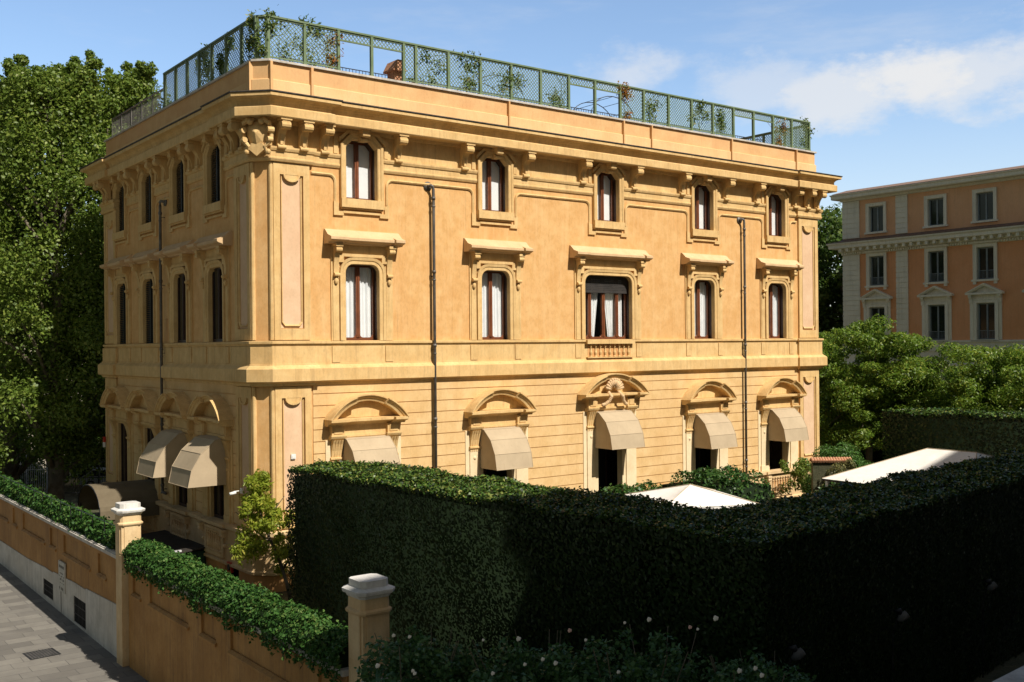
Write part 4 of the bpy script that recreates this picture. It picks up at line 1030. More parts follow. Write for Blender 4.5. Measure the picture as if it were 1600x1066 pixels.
def bush(name,c,r,n,L,Wd,mat,lab,cat,seed,squash=1.0,clumps=26,stem=None,box=.0,rot=0):
    """rounded bush of overlapping leaf clumps; c = base centre, r=(rx,ry,h)"""
    rng=np.random.default_rng(seed); cs=[];rs=[]
    for k in range(clumps):
        d=rng.normal(size=3); d/=np.linalg.norm(d); d[2]=abs(d[2])*1.0
        if box: d=np.sign(d)*np.abs(d)**(1-box)
        f=rng.uniform(.72,.9)
        cs.append((d[0]*r[0]*f,d[1]*r[1]*f,r[2]*(.08+.84*d[2]*f))); rs.append(min(r[0],r[1],r[2])*rng.uniform(.26,.38))
    V=blob_leaves(cs,rs,int(n/clumps),L,Wd,rng,.5,.7)
    root=empty(name,c,rot,lab,cat)
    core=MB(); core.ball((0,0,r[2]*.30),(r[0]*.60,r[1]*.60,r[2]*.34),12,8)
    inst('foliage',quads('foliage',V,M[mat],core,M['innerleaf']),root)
    mb=MB(); mb.tube([(0,0,-.1),(0,.02,r[2]*.4)],.06,6); mb.build('stem',M['bark'],root)
    return root
def boxbush(name,c,sx,sy,h,rot,lab,seed,dens=260):
    """clipped bush with rounded shoulders: superellipsoid shell"""
    rng=np.random.default_rng(seed); n=int((sx*sy+h*(sx+sy))*4*dens/2.6)
    d=rng.normal(size=(n,3)); d/=np.linalg.norm(d,axis=1,keepdims=True); d[:,2]=np.abs(d[:,2])
    e=5.0; k=(np.abs(d[:,0])**e+np.abs(d[:,1])**e+np.abs(d[:,2])**e)**(-1/e); S=d*k[:,None]
    wob=1+.03*np.sin(S[:,0]*7+S[:,2]*4)+.03*np.sin(S[:,1]*9+1)+.02*np.sin(S[:,2]*11)
    P=S*np.array([sx,sy,h])*wob[:,None]; P+=rng.normal(0,.05,P.shape)
    g=np.sign(S)*np.abs(S)**(e-1); V=leafq(P,g*.8+rng.normal(size=P.shape)*.6+np.array([0,0,.3]),.075*rng.uniform(.7,1.3,n),.042*rng.uniform(.7,1.3,n),rng)
    core=MB(); core.box(-sx*.82,sx*.82,-sy*.82,sy*.82,0,h*.9); root=empty(name,c,rot,lab,'bush')
    inst('foliage',quads('foliage',V,M['box'],core,M['innerleaf']),root); mb=MB(); mb.tube([(0,0,-.1),(0,0,h*.3)],.08,6); mb.build('stem',M['bark'],root); return root
boxbush('clipped_bush',(7.35,37.6,0),1.75,1.6,4.35,TH,'glossy rounded box bush between the white parasol and the villa doors',41)
boxbush('clipped_bush',(4.4,38.2,0),1.7,1.0,3.75,TH,'low clipped bush half hidden behind the white parasol, left of the rounded bush',42)
# citrus shrub in front of the right balustrade
cs_=empty('citrus_shrub',W(29.2,-2.6,.2),0,'airy sunlit citrus shrub in front of the right-hand balustrade','shrub')
rng=np.random.default_rng(43); cs=[];rs=[]
for k in range(34): cs.append((rng.normal(.1,.75),rng.normal(0,.45),1.5+rng.uniform(-.4,1.15))); rs.append(rng.uniform(.18,.36))
inst('foliage',quads('foliage',blob_leaves(cs,rs,62,.10,.045,rng,.4,.4),M['shrub']),cs_)
tubes_to(cs_,'bark',[([(0,0,-.2),(.03,0,.6),(-.1,0,1.2),(-.4,.1,1.9)],[.05,.045,.035,.015]),([(.03,0,.6),(.4,.1,1.3),(.7,.1,2.0)],[.04,.03,.012]),([(.0,0,.9),(.1,-.2,1.6),(.1,-.2,2.3)],[.03,.02,.01])],'stem')
# chair seen over the hedge
chn=empty('garden_chair',(10.35,40.6,0),.3,'dark rounded chair back just showing between bush and pavilion','chair')
mb=MB(); mb.extrude([(-.34,.55),(.34,.55),(.36,1.2),(.30,1.36),(.2,1.40),(-.2,1.40),(-.30,1.36),(-.36,1.2)],'y',.24,.30); mb.build('backrest',M['darkwood'],chn,loc=(0,0,1.35))
mb=MB(); mb.box(-.34,.34,-.3,.3,.5,.56); mb.build('seat',M['darkwood'],chn,loc=(0,0,1.35))
for sx in (-.3,.3):
    for sy in (-.27,.27): mb=MB(); mb.box(sx-.025,sx+.025,sy-.025,sy+.025,.12,.5); mb.build('leg',M['darkwood'],chn,loc=(0,0,1.35))
# trees and shrubs at right
def tree(name,base,h,crad,cz,nclump,per,L,Wd,mat,lab,cat,seed,flat=.8,clr=(.9,1.5),trunk=.28,group=None,layer=None,lean=(0,0),up=.5,botfill=0):
    rng=np.random.default_rng(seed); root=empty(name,base,0,lab,cat,group); cs=[];rs=[]
    for k in range(nclump):
        if layer:
            a=rng.random()*2*PI; rr=math.sqrt(rng.random())*crad[0]; z=cz+(crad[1]*(1-(rr/crad[0])**2)**.5)*rng.uniform(-.1,1.0)*1.0
            cs.append((lean[0]+rr*math.cos(a),lean[1]+rr*math.sin(a),z+rng.uniform(-layer,layer*.2)))
        else:
            d=rng.normal(size=3); d/=np.linalg.norm(d); f=rng.random()**.38
            cs.append((lean[0]+d[0]*crad[0]*f,lean[1]+d[1]*crad[0]*f,cz+d[2]*crad[1]*f))
        rs.append(rng.uniform(*clr))
    V=blob_leaves(cs,rs,per,L,Wd,rng,up,.45,flat); inst('crown',quads('crown',V,M[mat]),root)
    mb=MB(); zt=max(cz-crad[1]*.55,h*.22)
    mb.tube([(0,0,-.3),(rng.normal(0,.1),rng.normal(0,.1),zt*.5),(lean[0]*.5,lean[1]*.5,zt),(lean[0],lean[1],cz+crad[1]*.4)],[trunk*1.2,trunk,trunk*.8,trunk*.2],9)
    for k in rng.choice(len(cs),min(16,len(cs)),replace=False):
        c=cs[k]; s=(lean[0]*.6*rng.random(),lean[1]*.6*rng.random(),zt*rng.uniform(.8,1.15)); m=[(s[i]+c[i])/2+rng.normal(0,.2) for i in range(3)]; m[2]+=.25
        mb.tube([s,m,c],[trunk*.42,trunk*.26,trunk*.07],6)
    mb.build('trunk',M['bark'],root,smooth=True); return root
tree('acacia_tree',(21.0,61,0),10,(3.8,3.4),6.9,200,430,.10,.04,'acacia','broad feathery acacia right against the villa end, lit yellow-green on top','tree',51,.55,(.55,.95),.20,layer=4.2)
tree('acacia_tree',(28.0,58.5,0),9,(4.7,3.5),5.7,210,420,.10,.042,'acacia','drooping acacia at the right edge of the view, above the background hedge','tree',52,.6,(.6,1.0),.22,layer=4.0)
tree('acacia_tree',(25.0,66,0),8,(2.8,2.4),4.6,80,380,.11,.045,'acacia','lower acacia between the two broad ones, partly behind them','tree',53,.6,(.6,.9),.2,layer=3.0)
bush('spreading_conifer',(15.4,48.8,0),(2.0,1.2,5.2),26000,.08,.022,'cedar','bright green spreading conifer just left of the background hedge','bush',54,clumps=150)
bush('olive_bush',(14.6,46.0,1.8),(1.2,.7,2.5),3200,.07,.028,'olive','thin greyish olive bush in front of the spreading conifer','bush',55,clumps=34)
bush('evergreen_shrub',(14.6,45.3,0),(2.0,1.0,3.7),22000,.08,.045,'box','dark evergreen shrub at the foot of the olive bush, beside the villa corner','bush',56,clumps=150)
tw=empty('tiled_wall',(13.9,46.9,-.12),-.05,'low garden wall topped with pinkish clay tiles at the villa end','wall')
mb=MB(); mb.box(-.4,1.3,-.15,.15,-.1,3.85); mb.build('wall',M['soil'],tw)
mb=MB()
for k in range(15): mb.tube([(-.4+k*.12,-.26,3.80),(-.4+k*.12,.0,3.92),(-.4+k*.12,.26,3.80)],.065,8)
mb.build('tile_coping',M['terracotta'],tw)
# spot lamps clipped to the dark hedge
hb=OC
for t,z,lab in ((.6,2.72,'small white garden spotlight low on the dark hedge, left of the other two'),(5.2,2.62,'small white garden spotlight on the dark hedge, middle of the row'),(10.4,2.45,'small white garden spotlight on the dark hedge near the right edge')):
    p=OC+d2*t+n2*.22
    s=empty('garden_spotlight',(p[0],p[1],z),math.atan2(n2[1],n2[0])+PI/2,lab,'spotlight','spotlights in the dark hedge')
    mb=MB(); mb.tube([(.02,-.02,-.08),(.06,-.10,.0),(.12,-.2,.10)],[.05,.10,.085],10); mb.build('lamp_head',M['greyrender'],s,smooth=True)
    mb=MB(); mb.tube([(.06,-.08,.06),(.02,-.06,.16),(-.06,.02,.16)],[.05,.07,.03],8); mb.build('shade',M['iron'],s,smooth=True)
    mb=MB(); mb.tube([(.02,.0,-.05),(0,.1,-.4),(0,.12,-z)],.015,6); mb.build('stake',M['iron'],s)
# rose bushes in the shade
RB=[((-1.9,20.4),1.15,3.62,'leftmost rose bush, leaning past the nearer gate pillar'),((.3,20.0),1.5,3.55,'rose bush second from the gate pillar with white blooms low down'),((2.4,19.6),1.5,3.75,'wide rose bush in the middle right, pale blooms along its top'),((4.4,18.9),1.1,3.5,'rightmost rose bush near the first garden spotlight')]
ROSES=[[(640,995),(650,1005),(590,1040),(645,1048),(605,1055),(615,993),(648,1052)],[(810,998),(845,1010),(755,1000),(890,985),(888,1022),(820,1038),(868,1036),(885,1028),(770,1052),(848,1030),(700,1010)],[(976,973),(990,1033),(1014,968),(966,1050),(975,980),(1078,980),(1090,983),(1028,965),(1118,966),(915,1000)],[(1180,1044),(1200,1013),(1190,1055),(1155,1048),(1168,1030)]]
def ray(px,py):
    c,s=math.cos(-ROLL),math.sin(-ROLL); a,b=px-800,py-Y0; return (c*a-s*b)/F,-(s*a+c*b)/F
for i,((x,y),r,h,lab) in enumerate(RB):
    rng=np.random.default_rng(60+i); root=empty('rose_bush',(x,y,0),0,lab,'rose bush','rose bushes below the dark hedge')
    cs=[];rs=[]
    for k in range(110):
        a=rng.random()*2*PI; q=math.sqrt(rng.random())*r; cs.append((q*math.cos(a),q*math.sin(a)*.8,(h-.3)*rng.random()**.55*(1-.18*(q/r)**2))); rs.append(rng.uniform(.16,.34))
    V=blob_leaves(cs,rs,70,.06,.036,rng,.5,.4); inst('foliage',quads('foliage',V,M['rose']),root)
    mb=MB()
    for k in range(7): a=rng.random()*6; mb.tube([(.1*math.cos(a),.1*math.sin(a),-.1),(.4*r*math.cos(a),.4*r*math.sin(a),h*.5),(.8*r*math.cos(a+.3),.7*r*math.sin(a+.3),h*.92)],[.025,.018,.008],5)
    mb.build('stem',M['bark'],root)
    for j,(px,py) in enumerate(ROSES[i]):
        if j%3==1: continue
        rx,rz_=ray(px,py); d=y-r*.86-rng.uniform(0,.25); c=(rx*d-x,d-y,9+rz_*d); mb=MB(); R_=rng.uniform(.026,.056)
        for q in range(9):
            a=q*2.4; o=R_*.55*math.sqrt(q/9); mb.ball((c[0]+o*math.cos(a),c[1]-R_*.3+o*.3*math.sin(a),c[2]+o*math.sin(a)),(R_*.52,R_*.3,R_*.5),7,5)
        o=mb.build('bloom',M['petalpink' if (i,j) in ((2,5),(1,3)) else 'petal'],root,smooth=True)
# stone ledge at the lower right corner
lg=empty('garden_parapet',(8.2,18.2,0),math.atan2(1.1,1.23),'grey stone coping of a low garden parapet in the bottom right corner','parapet')
mb=MB(); mb.box(-1,14,-.62,-.12,-.1,2.86); mb.build('wall',M['plinth'],lg)
mb=MB(); mb.box(-1,14,-.70,-.05,2.862,3.0); mb.build('coping',M['stone'],lg)

# manhole
mh=empty('drain_cover',W(-6.95,2.55,-1.462),TH+.06,'rectangular dark iron drain cover set in the stone pavement','drain cover')
mb=MB(); mb.box(-.5,.5,-.5,.5,-.02,.004); mb.build('plate',M['iron'],mh)
mb=MB()
for k in range(9):
    for j in range(9): mb.box(-.44+k*.1,-.44+k*.1+.06,-.44+j*.1,-.44+j*.1+.06,.004,.010)
mb.build('tread_pattern',M['pipe'],mh)

# ------------------------------------------------------------------ far fence, gate and car at left
ff=empty('iron_fence',(-44.5,75.7,-1.6),-.02,'tall grey ornamental iron fence at the far left','fence')
mb=MB()
for k in range(74): mb.tube([(k*.145,0,0),(k*.145,0,2.5)],.016,5)
mb.build('baluster',M['greyiron'],ff)
mb=MB(); 
for z in (.3,1.9,2.3): mb.box(0,10.7,-.02,.02,z,z+.045)
for k in range(73):
    mb.tube([(k*.145+.0725+.055*math.cos(t),0,2.12+.075*math.sin(t)) for t in [2*PI*j/8 for j in range(9)]],.012,4)
mb.build('rail',M['greyiron'],ff)
for k in range(8):
    mb=MB(); x=k*1.52; mb.box(x-.04,x+.04,-.04,.04,0,2.7); mb.lathe([(.01,2.7),(.07,2.76),(.02,2.82),(.05,2.9),(.004,3.05)],x,0,6); mb.build('post',M['greyiron'],ff)
gt=empty('iron_gate',(-33.6,75.4,-1.6),.02,'dark iron gate closing the gap between grey fence and villa','gate')
mb=MB()
for k in range(48): mb.tube([(k*.15,0,0),(k*.15,0,2.6)],.018,5)
mb.build('baluster',M['iron'],gt)
mb=MB()
for z in (.2,1.3,2.4): mb.box(-.1,7.2,-.03,.03,z,z+.06)
for x in (-.1,3.5,7.2): mb.box(x-.06,x+.06,-.06,.06,0,2.9)
mb.build('frame',M['iron'],gt)
def car(loc,rz,lab,mat):
    c=empty('parked_car',loc,rz,lab,'car','cars parked beyond the gate')
    mb=MB(); prof=[(-2.1,.35),(2.1,.35),(2.15,.7),(1.95,.88),(1.0,.95),(.35,1.42),(-1.2,1.45),(-1.85,.95),(-2.12,.85)]
    mb.extrude(prof,'y',-.84,.84); mb.build('body',M[mat],c)
    mb=MB(); mb.extrude([(.93,.97),(.36,1.38),(-1.15,1.40),(-1.7,.97)],'y',-.848,.848); mb.build('window',M['darkglass'],c)
    for x in (-1.3,1.35):
        for y in (-.8,.8):
            mb=MB(); mb.tube([(x,y-.09,.32),(x,y+.09,.32)],.32,16); w=mb.build('wheel',M['rubber'],c)
            mb=MB(); mb.tube([(x,y-.1,.32),(x,y+.1,.32)],.19,12); mb.build('rim',M['greyiron'],w)
    for y in (-.6,.6): mb=MB(); mb.ball((2.08,y,.66),(.08,.16,.09),8,6); mb.build('headlight',M['white'],c)
    return c
car((-31.4,81,-1.7),.2,'silver car half hidden behind the dark iron gate','carpale')
car((-27.6,84,-1.7),1.2,'dark car parked deeper behind the iron gate, next to the villa edge','carpaint')
# plane trees at left
PT=[(-29.6,61,25.2,'tall plane tree at the left edge of the view'),(-25.2,57.0,24.8,'tall plane tree second from the left edge, in full crown'),(-23.2,60.0,25.4,'tall plane tree with twin leafy tops nearest the villa'),(-26.3,72,26.2,'plane tree standing farther back, its top peeping beside the roof railing'),(-36.5,74,25,'plane tree far back behind the leftmost one'),(-19.0,70,22.5,'plane tree behind the villa, mostly hidden by its far corner')]
for i,(x,y,top,lab) in enumerate(PT):
    b=(x,y,-1.7); h=top+1.7; rng=np.random.default_rng(80+i)
    root=empty('plane_tree',b,0,lab,'tree','plane trees left of the villa'); cs=[];rs=[]
    for k in range(330):
        z=h*(.16+.80*rng.random()**.8); f=z/h; R_=4.7*(1-.42*max(0,f-.6)/.4)*(.62+.38*min(1,f/.3)); R_*=(.93+.0*rng.random())
        a=rng.random()*2*PI; q=R_*rng.random()**.45
        if f>.86: q*=.72
        cs.append((q*math.cos(a),q*math.sin(a),z)); rs.append(rng.uniform(.6,1.45)*(1 if f<.88 else .7))
    for sx,sy in ((1.3,.3),(-1.5,-.4),(.1,.9),(2.4,-.5),(-2.6,.4)):        # ragged leading shoots
        for k in range(9): cs.append((sx+rng.normal(0,.3),sy+rng.normal(0,.3),h*.92+k*.30*rng.uniform(.7,1.1))); rs.append(.85-.075*k)
    V=blob_leaves(cs,rs,190,.105,.07,rng,.35,.3); inst('crown',quads('crown',V,M['plane' if i<3 else 'planedk']),root)
    mb=MB(); mb.tube([(0,0,-.3),(.1,.1,4),(.0,.2,9),(.3,.1,14),(.1,0,20)],[.5,.42,.34,.22,.06],10)
    for k in rng.choice(330,34,replace=False):
        c=cs[k]; z0=max(3,c[2]-rng.uniform(2.5,5)); mb.tube([(.1,.1,z0),(c[0]*.45,c[1]*.45,z0+(c[2]-z0)*.6),c],[.15,.10,.03],6)
    mb.build('trunk',M['bark'],root,smooth=True)
for i,(x,y,r,h,lab) in enumerate(((-45,83,3.6,7.5,'dark laurel shrub behind the far left end of the grey fence'),(-39.5,80,3.4,6.2,'dark laurel shrub behind the right end of the grey fence'),(-34.8,86,3.8,8.5,'tall dark laurel shrub behind the iron gate'),(-29.0,88,3.6,7.5,'dark laurel shrub behind the gate, close to the villa edge'))):
    bush('laurel_shrub',(x,y,-1.8),(r,2.4,h),16000,.15,.08,'planedk',lab,'shrub',120+i,clumps=120)
for i,(x,y,r,h,lab) in enumerate(((19.3,66,2.6,8.5,'dark bay shrub filling the gap beside the villa end'),(25.5,70,4.0,7.0,'dark bay shrub behind the broad acacia'),(33.5,66,4.6,7.0,'dark bay shrub behind the drooping acacia'))):
    bush('bay_shrub',(x,y,-.2),(r,2.2,h),18000,.13,.07,'box',lab,'shrub',130+i,clumps=130)
# tree behind the villa at right
tree('plane_tree',(31.5,98,-1.0),26,(6.0,9.6),14.0,150,230,.22,.15,'planedk','tall plane tree between the villa end and the peach palazzo','tree',95,.9,(1.2,2.0),.45)
# pale building behind the left trees
pb=empty('pale_building',(-34,92,-2),.25,'pale building glimpsed through the plane trees at left','building')
mb=MB(); mb.box(-16,16,0,8,0,15); mb.build('wall',M['palehouse'],pb)
mb=MB(); mb.box(-16.5,16.5,-.5,8.5,15.0,15.5); mb.build('roof',M['dullroof'],pb)
for zz in (3,7.5,11.5):
    for k in range(9):
        mb=MB(); x=-14+k*3.5; mb.box(x-.6,x+.6,-.04,.02,zz,zz+2.2); mb.build('window',M['darkglass'],pb)

# ------------------------------------------------------------------ peach palazzo at right
ang=math.atan2(VV.y,VV.x)
pz=empty('palazzo',(35.48,72.0,0),ang+PI,'peach and orange palazzo with pale quoins and pedimented windows','building')
# local: +x toward the viewer's right along the facade, -y is outward (toward the left/street)
# check: x axis = -v ; outward nL = -u
X0,X1=-14.5,22.0
wz=[(19.65,17.65),(15.75,13.45),(11.75,9.15)]
wx=[-11.45,-6.46,-2.69,1.45,5.4,9.4]
E_=lambda mb,x0,x1,w0,w1,z0,z1: mb.box(x0,x1,w0,w1,z0,z1)
OUT=-1
opsA=[(x-.62,x+.62,17.65,19.65) for x in wx]; opsB=[(x-.62,x+.62,13.45,15.75) for x in wx]+[(x-.66,x+.66,9.15,11.75) for x in wx]
mb=MB(); fP=lambda s,z:(s,0,z)
sheet(mb,X0,X1,17.0,20.9,opsA,fP); mb.add([(X0,0,17.0),(X0,14,17.0),(X0,14,20.9),(X0,0,20.9)],[(0,1,2,3)]); mb.build('attic_wall',M['palepeach'],pz)
mb=MB(); sheet(mb,X0,X1,8.4,17.0,opsB,fP); mb.add([(X0,0,-2),(X0,14,-2),(X0,14,17.0),(X0,0,17.0)],[(0,1,2,3)]); mb.build('wall',M['deeporange'],pz)
mb=MB(); sheet(mb,X0,X1,-2,8.4,[],fP)
for k in range(9): mb.box(X0,X1,-.05,0,5.6-k*.55,6.05-k*.55)
mb.build('lower_wall',M['palewhite'],pz)
mb=MB(); mb.box(X0+.3,X1,1.2,13.5,-2,20.8); mb.build('interior_wall',M['black'],pz)
def pring(name,prof,mat):
    m=MB(); m.sweep([(X0,14),(X0,0),(X1,0)],prof,hz); return m.build(name,M[mat],pz)
pring('roof_cornice',[(-.02,20.25),(.12,20.28),(.2,20.42),(.62,20.46),(.66,20.52),(.66,20.72),(.74,20.80),(.74,20.86),(-.02,20.9)],'palewhite')
pring('cornice',[(-.02,16.0),(.10,16.02),(.14,16.22),(.26,16.26),(.30,16.46),(.78,16.52),(.82,16.56),(.82,16.76),(.95,16.88),(.95,16.96),(-.02,17.02)],'palewhite')
pring('cornice_roof',[(-.02,17.022),(.97,16.965),(.98,17.0),(.3,17.12),(-.02,17.3)],'dullroof')
pring('string_course',[(-.02,8.3),(.08,8.32),(.08,8.95),(.2,8.98),(.2,9.1),(-.02,9.12)],'palewhite')
pring('string_course',[(-.02,7.1),(.10,7.12),(.25,7.25),(.25,7.4),(-.02,7.45)],'palewhite')
mb=MB(); mb.extrude([(-.0,20.9),(-.70,20.9),(1.4,21.42),(12,21.42),(14,20.9)],'x',X0-.6,X1); mb.build('roof',M['dullroof'],pz)
mb=MB()
x=X0+.1
while x<X1: mb.box(x,x+.22,-.72,-.2,16.28,16.515); x+=.62
mb.build('modillion',M['palewhite'],pz)
mb=MB(); x=X0+.05
while x<X1: mb.box(x,x+.11,-.24,-.1,16.04,16.2); x+=.2
mb.build('dentil_band',M['palewhite'],pz)
def quoin(a,b,z0,z1):
    mb=MB(); z=z0
    while z<z1-.05: mb.box(a,b,-.09,.01,z+.028,min(z+.40,z1)-.028); z+=.40
    mb.box(a+.01,b-.01,-.045,.0,z0,z1); mb.build('quoin_strip',M['palewhite'],pz)
for a,b in ((-14.5,-12.95),(-9.75,-8.75)): quoin(a,b,9.15,16.0); quoin(a,b,17.3,20.25)
def pwin(x,z0,z1,hw,ped):
    mb=MB(); mb.sweep([(x-hw,z0),(x-hw,z1),(x+hw,z1),(x+hw,z0)],[(0,-.25),(0,.06),(.04,.1),(.2,.1),(.24,.13),(.27,.13),(.27,0)],lambda s,z,w:(s,-w,z),flip=-1)
    mb.box(x-hw-.36,x+hw+.36,-.2,.0,z0-.14,z0-.002)
    if ped is not None and ped==1: mb.box(x-hw-.42,x+hw+.42,-.26,0,z1+.30,z1+.42); mb.box(x-hw-.3,x+hw+.3,-.08,0,z1+.27,z1+.30); [mb.box(x+s_*(hw+.15)-.12,x+s_*(hw+.15)+.12,-.14,0,z0-.34,z0-.14) for s_ in (-1,1)]
    if ped==2:
        mb.box(x-hw-.30,x+hw+.30,-.07,0,z1+.27,z1+.62); W_=hw+.72
        mb.box(x-W_,x+W_,-.36,0,z1+.62,z1+.76)
        mb.sweep([(x-W_,z1+.76),(x,z1+1.42),(x+W_,z1+.76)],[(0,0),(0,.38),(-.06,.38),(-.17,.28),(-.17,0)],lambda s,z,w:(s,-w,z),flip=-1)
        mb.extrude([(x-W_+.1,z1+.76),(x+W_-.1,z1+.76),(x,z1+1.34)],'y',-.06,0)
        for s_ in (-1,1):
            scroll_console(mb,0,0,.62,.30,.12,.1,.07) if False else mb.extrude([(0,z1+.0),(-.12,z1+.0),(-.16,z1+.3),(-.30,z1+.5),(-.30,z1+.62),(0,z1+.62)],'x',x+s_*(hw+.42)-.12,x+s_*(hw+.42)+.12)
            mb.box(x+s_*(hw+.40)-.12,x+s_*(hw+.40)+.12,-.06,0,z0,z1)
    w=mb.build('window',M['palewhite'],pz)
    f=MB(); y=.18; f.box(x-hw,x-hw+.09,y,y+.06,z0,z1); f.box(x+hw-.09,x+hw,y,y+.06,z0,z1); f.box(x-.06,x+.06,y-.01,y+.06,z0,z1); f.box(x-hw+.09,x+hw-.09,y+.002,y+.058,z1-.09,z1); f.box(x-hw+.09,x+hw-.09,y+.002,y+.058,z0,z0+.1)
    if ped is not None:
        for k in range(12): f.box(x-hw+.1+k*(2*hw-.2)/11-.008,x-hw+.1+k*(2*hw-.2)/11+.008,-.02,-.005,z0,z0+.62)
        f.box(x-hw,x+hw,-.025,0,z0+.62,z0+.65)
    f.build('frame',M['bluegrey'],w)
    p=MB(); p.add([(x-hw+.02,y+.04,z0),(x+hw-.02,y+.04,z0),(x+hw-.02,y+.04,z1),(x-hw+.02,y+.04,z1)],[(0,1,2,3)]); p.build('pane',M['darkglass'],w)
for x in wx: pwin(x,17.65,19.65,.62,None); pwin(x,13.45,15.75,.62,1); pwin(x,9.15,11.75,.66,2)
# ------------------------------------------------------------------ building on the camera's side of the street (outside the view)
DL_=math.radians(9); sh=np.array([math.cos(DL_)*.605+math.sin(DL_)*.796,-math.cos(DL_)*.796+math.sin(DL_)*.605]); pq=np.array([-sh[1],sh[0]])
nb=empty('neighbouring_building',(0,0,0),math.atan2(pq[1],pq[0]),'tall plain grey block outside the view behind the right-hand side of the garden','building')
S=9.0
def nbb(q0,q1,k,name): 
    H=(S-k)*1.11; mb=MB(); mb.box(q0,q1,-S-9,-S,-1.9,H); mb.build(name,M['greyrender'],nb)
    mb=MB(); mb.box(q0,q1,-S-9.2,-S+.0,H+.002,H+.02); mb.build('roof',M['dullroof'],nb)
nbb(2,17,-21.3,'wall'); nbb(17.002,23,-23.3,'wall'); nbb(23.002,64,-18.9,'wall')

# ------------------------------------------------------------------ light and sky
EL=math.radians(48); DL=math.radians(9); SX=math.cos(DL)*.605+math.sin(DL)*.796; SY=-math.cos(DL)*.796+math.sin(DL)*.605; sdir=Vector((SX*math.cos(EL),SY*math.cos(EL),math.sin(EL)))
sun=bpy.data.lights.new('Sun','SUN'); so=bpy.data.objects.new('Sun',sun); COL.objects.link(so)
sun.energy=4.5; sun.angle=math.radians(.53); sun.color=(1,.93,.82); so.rotation_euler=sdir.to_track_quat('Z','Y').to_euler(); so.location=(30,-30,60)
wd=bpy.data.worlds.new('World'); scene.world=wd; wd.use_nodes=True; t=wd.node_tree; t.nodes.clear()
out=t.nodes.new('ShaderNodeOutputWorld'); bg=t.nodes.new('ShaderNodeBackground'); bg.inputs[1].default_value=.044
sky=t.nodes.new('ShaderNodeTexSky'); sky.sky_type='NISHITA'; sky.sun_disc=False; sky.sun_elevation=EL; sky.sun_rotation=math.atan2(sdir.x,sdir.y); sky.air_density=1.0; sky.dust_density=1.2; sky.ozone_density=1.5; sky.altitude=50
tc_=t.nodes.new('ShaderNodeTexCoord')
def wn(scale,vec,detail=6,rough=.58,off=(0,0,0)):
    mp=t.nodes.new('ShaderNodeMapping'); mp.inputs['Scale'].default_value=vec; mp.inputs['Location'].default_value=off; t.links.new(tc_.outputs['Generated'],mp.inputs[0])
    n=t.nodes.new('ShaderNodeTexNoise'); n.inputs['Scale'].default_value=scale; n.inputs['Detail'].default_value=detail; n.inputs['Roughness'].default_value=rough; t.links.new(mp.outputs[0],n.inputs[0]); return n.outputs['Fac']
def math_(op,a,b=None,c=None):
    m=t.nodes.new('ShaderNodeMath'); m.operation=op
    for i,x in enumerate((a,b,c)):
        if x is None: continue
        if isinstance(x,(int,float)): m.inputs[i].default_value=x
        else: t.links.new(x,m.inputs[i])
    return m.outputs[0]
def sm(x,a,b):
    m=t.nodes.new('ShaderNodeMapRange'); m.interpolation_type='SMOOTHSTEP'; m.inputs[1].default_value=a; m.inputs[2].default_value=b; t.links.new(x,m.inputs[0]); return m.outputs[0]
sep=t.nodes.new('ShaderNodeSeparateXYZ'); t.links.new(tc_.outputs['Generated'],sep.inputs[0]); X,Y,Z=sep.outputs
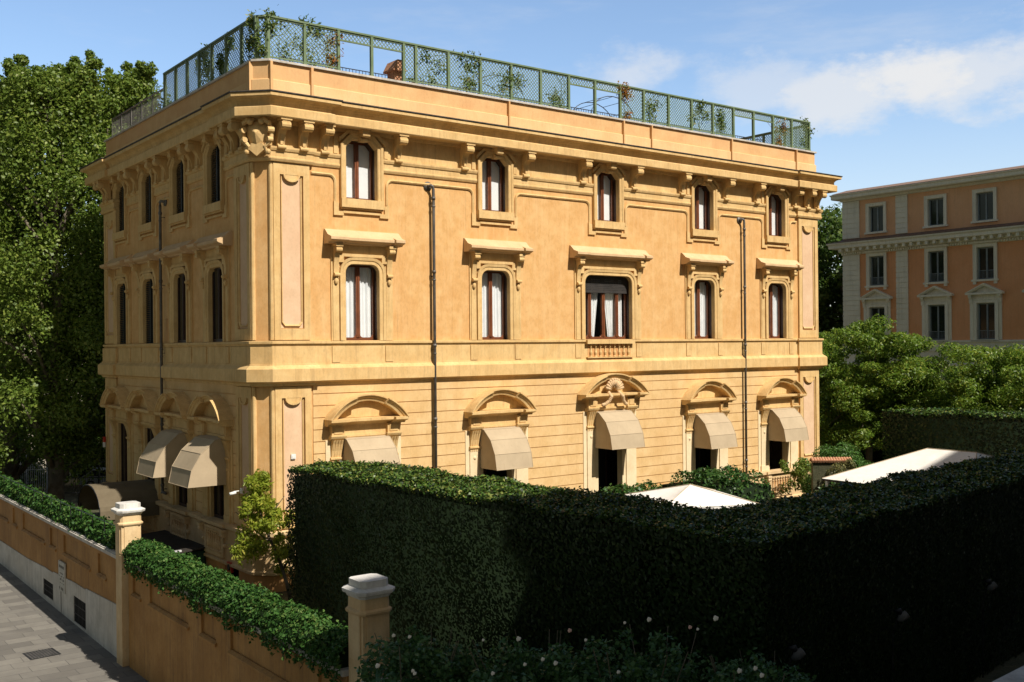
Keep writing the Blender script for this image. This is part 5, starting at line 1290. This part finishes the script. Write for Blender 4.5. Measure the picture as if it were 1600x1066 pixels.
# cumulus bank low to the north-east (a fixed patch of the sky) and thin streaks elsewhere
def patch(x0,y0,z0,rad):
    v=t.nodes.new('ShaderNodeVectorMath'); v.operation='DISTANCE'; v.inputs[1].default_value=(x0,y0,z0); 
    mp=t.nodes.new('ShaderNodeMapping'); mp.inputs['Scale'].default_value=(1,1,1.9); t.links.new(tc_.outputs['Generated'],mp.inputs[0]); t.links.new(mp.outputs[0],v.inputs[0]); v.inputs[1].default_value=(x0,y0,z0*1.9); return v.outputs['Value'],rad
n1_=wn(8,(1,1,2.4),8,.62); n2_=wn(3.2,(1,1,4.5),6,.62,(2,1,.3)); n3_=wn(24,(1,1,1.7),8,.65,(5,3,1))
def cum(x0,y0,z0,rad,wgt):
    d,_=patch(x0,y0,z0,rad); f=math_('SUBTRACT',1.0,math_('DIVIDE',d,rad))
    s=math_('ADD',math_('MULTIPLY',math_('SUBTRACT',n1_,.5),2.3),math_('MULTIPLY',math_('SUBTRACT',n3_,.5),1.3)); return math_('MULTIPLY',sm(math_('ADD',f,s),.02,.95),wgt)
def dirn(px,py): x,z=ray(px,py); v=Vector((x,1,z)).normalized(); return v.x,v.y,v.z
c1=cum(*dirn(1435,112),.075,1.0); c2=cum(*dirn(1310,155),.075,.8); c3=cum(*dirn(1535,115),.09,.75); c5=cum(*dirn(1590,105),.06,.5); c4_=cum(*dirn(985,125),.065,.6); c6=cum(*dirn(1190,128),.08,.5)
st=math_('MULTIPLY',sm(n2_,.52,.76),.28)
mk=c1
for q in (c2,c3,c4_,c5,c6,st): mk=math_('MAXIMUM',mk,q)
mk=math_('MAXIMUM',mk,math_('MULTIPLY',math_('MULTIPLY',sm(Z,.26,.0),fr0:=sm(Y,.3,.9)),.42))
mxn=t.nodes.new('ShaderNodeMix'); mxn.data_type='RGBA'; t.links.new(mk,mxn.inputs[0])
hz_=sm(Z,.30,.02)
hs_=t.nodes.new('ShaderNodeHueSaturation'); hs_.inputs['Saturation'].default_value=1.05; t.links.new(sky.outputs[0],hs_.inputs['Color'])
fb=t.nodes.new('ShaderNodeMix'); fb.data_type='RGBA'; fb.blend_type='MULTIPLY'; fb.inputs[0].default_value=1.0
fr_=sm(Y,.15,.85); fc=math_('MULTIPLY_ADD',fr_,1.7,1.0); cmb=t.nodes.new('ShaderNodeCombineColor')
for q,(k0,k1) in enumerate(((1.18,1.95),(1.0,2.1),(.70,2.4))): t.links.new(math_('MULTIPLY_ADD',fr_,k1,k0),cmb.inputs[q])
t.links.new(hs_.outputs[0],fb.inputs[6]); t.links.new(cmb.outputs[0],fb.inputs[7]); t.links.new(fb.outputs[2],mxn.inputs[6]); mxn.inputs[7].default_value=(13.2,13.4,13.7,1)
t.links.new(mxn.outputs[2],bg.inputs[0]); t.links.new(bg.outputs[0],out.inputs[0])
scene.view_settings.view_transform='Standard'; scene.view_settings.look='None'; scene.view_settings.exposure=0.5; scene.view_settings.gamma=1.0
scene.render.resolution_x=1024; scene.render.resolution_y=682
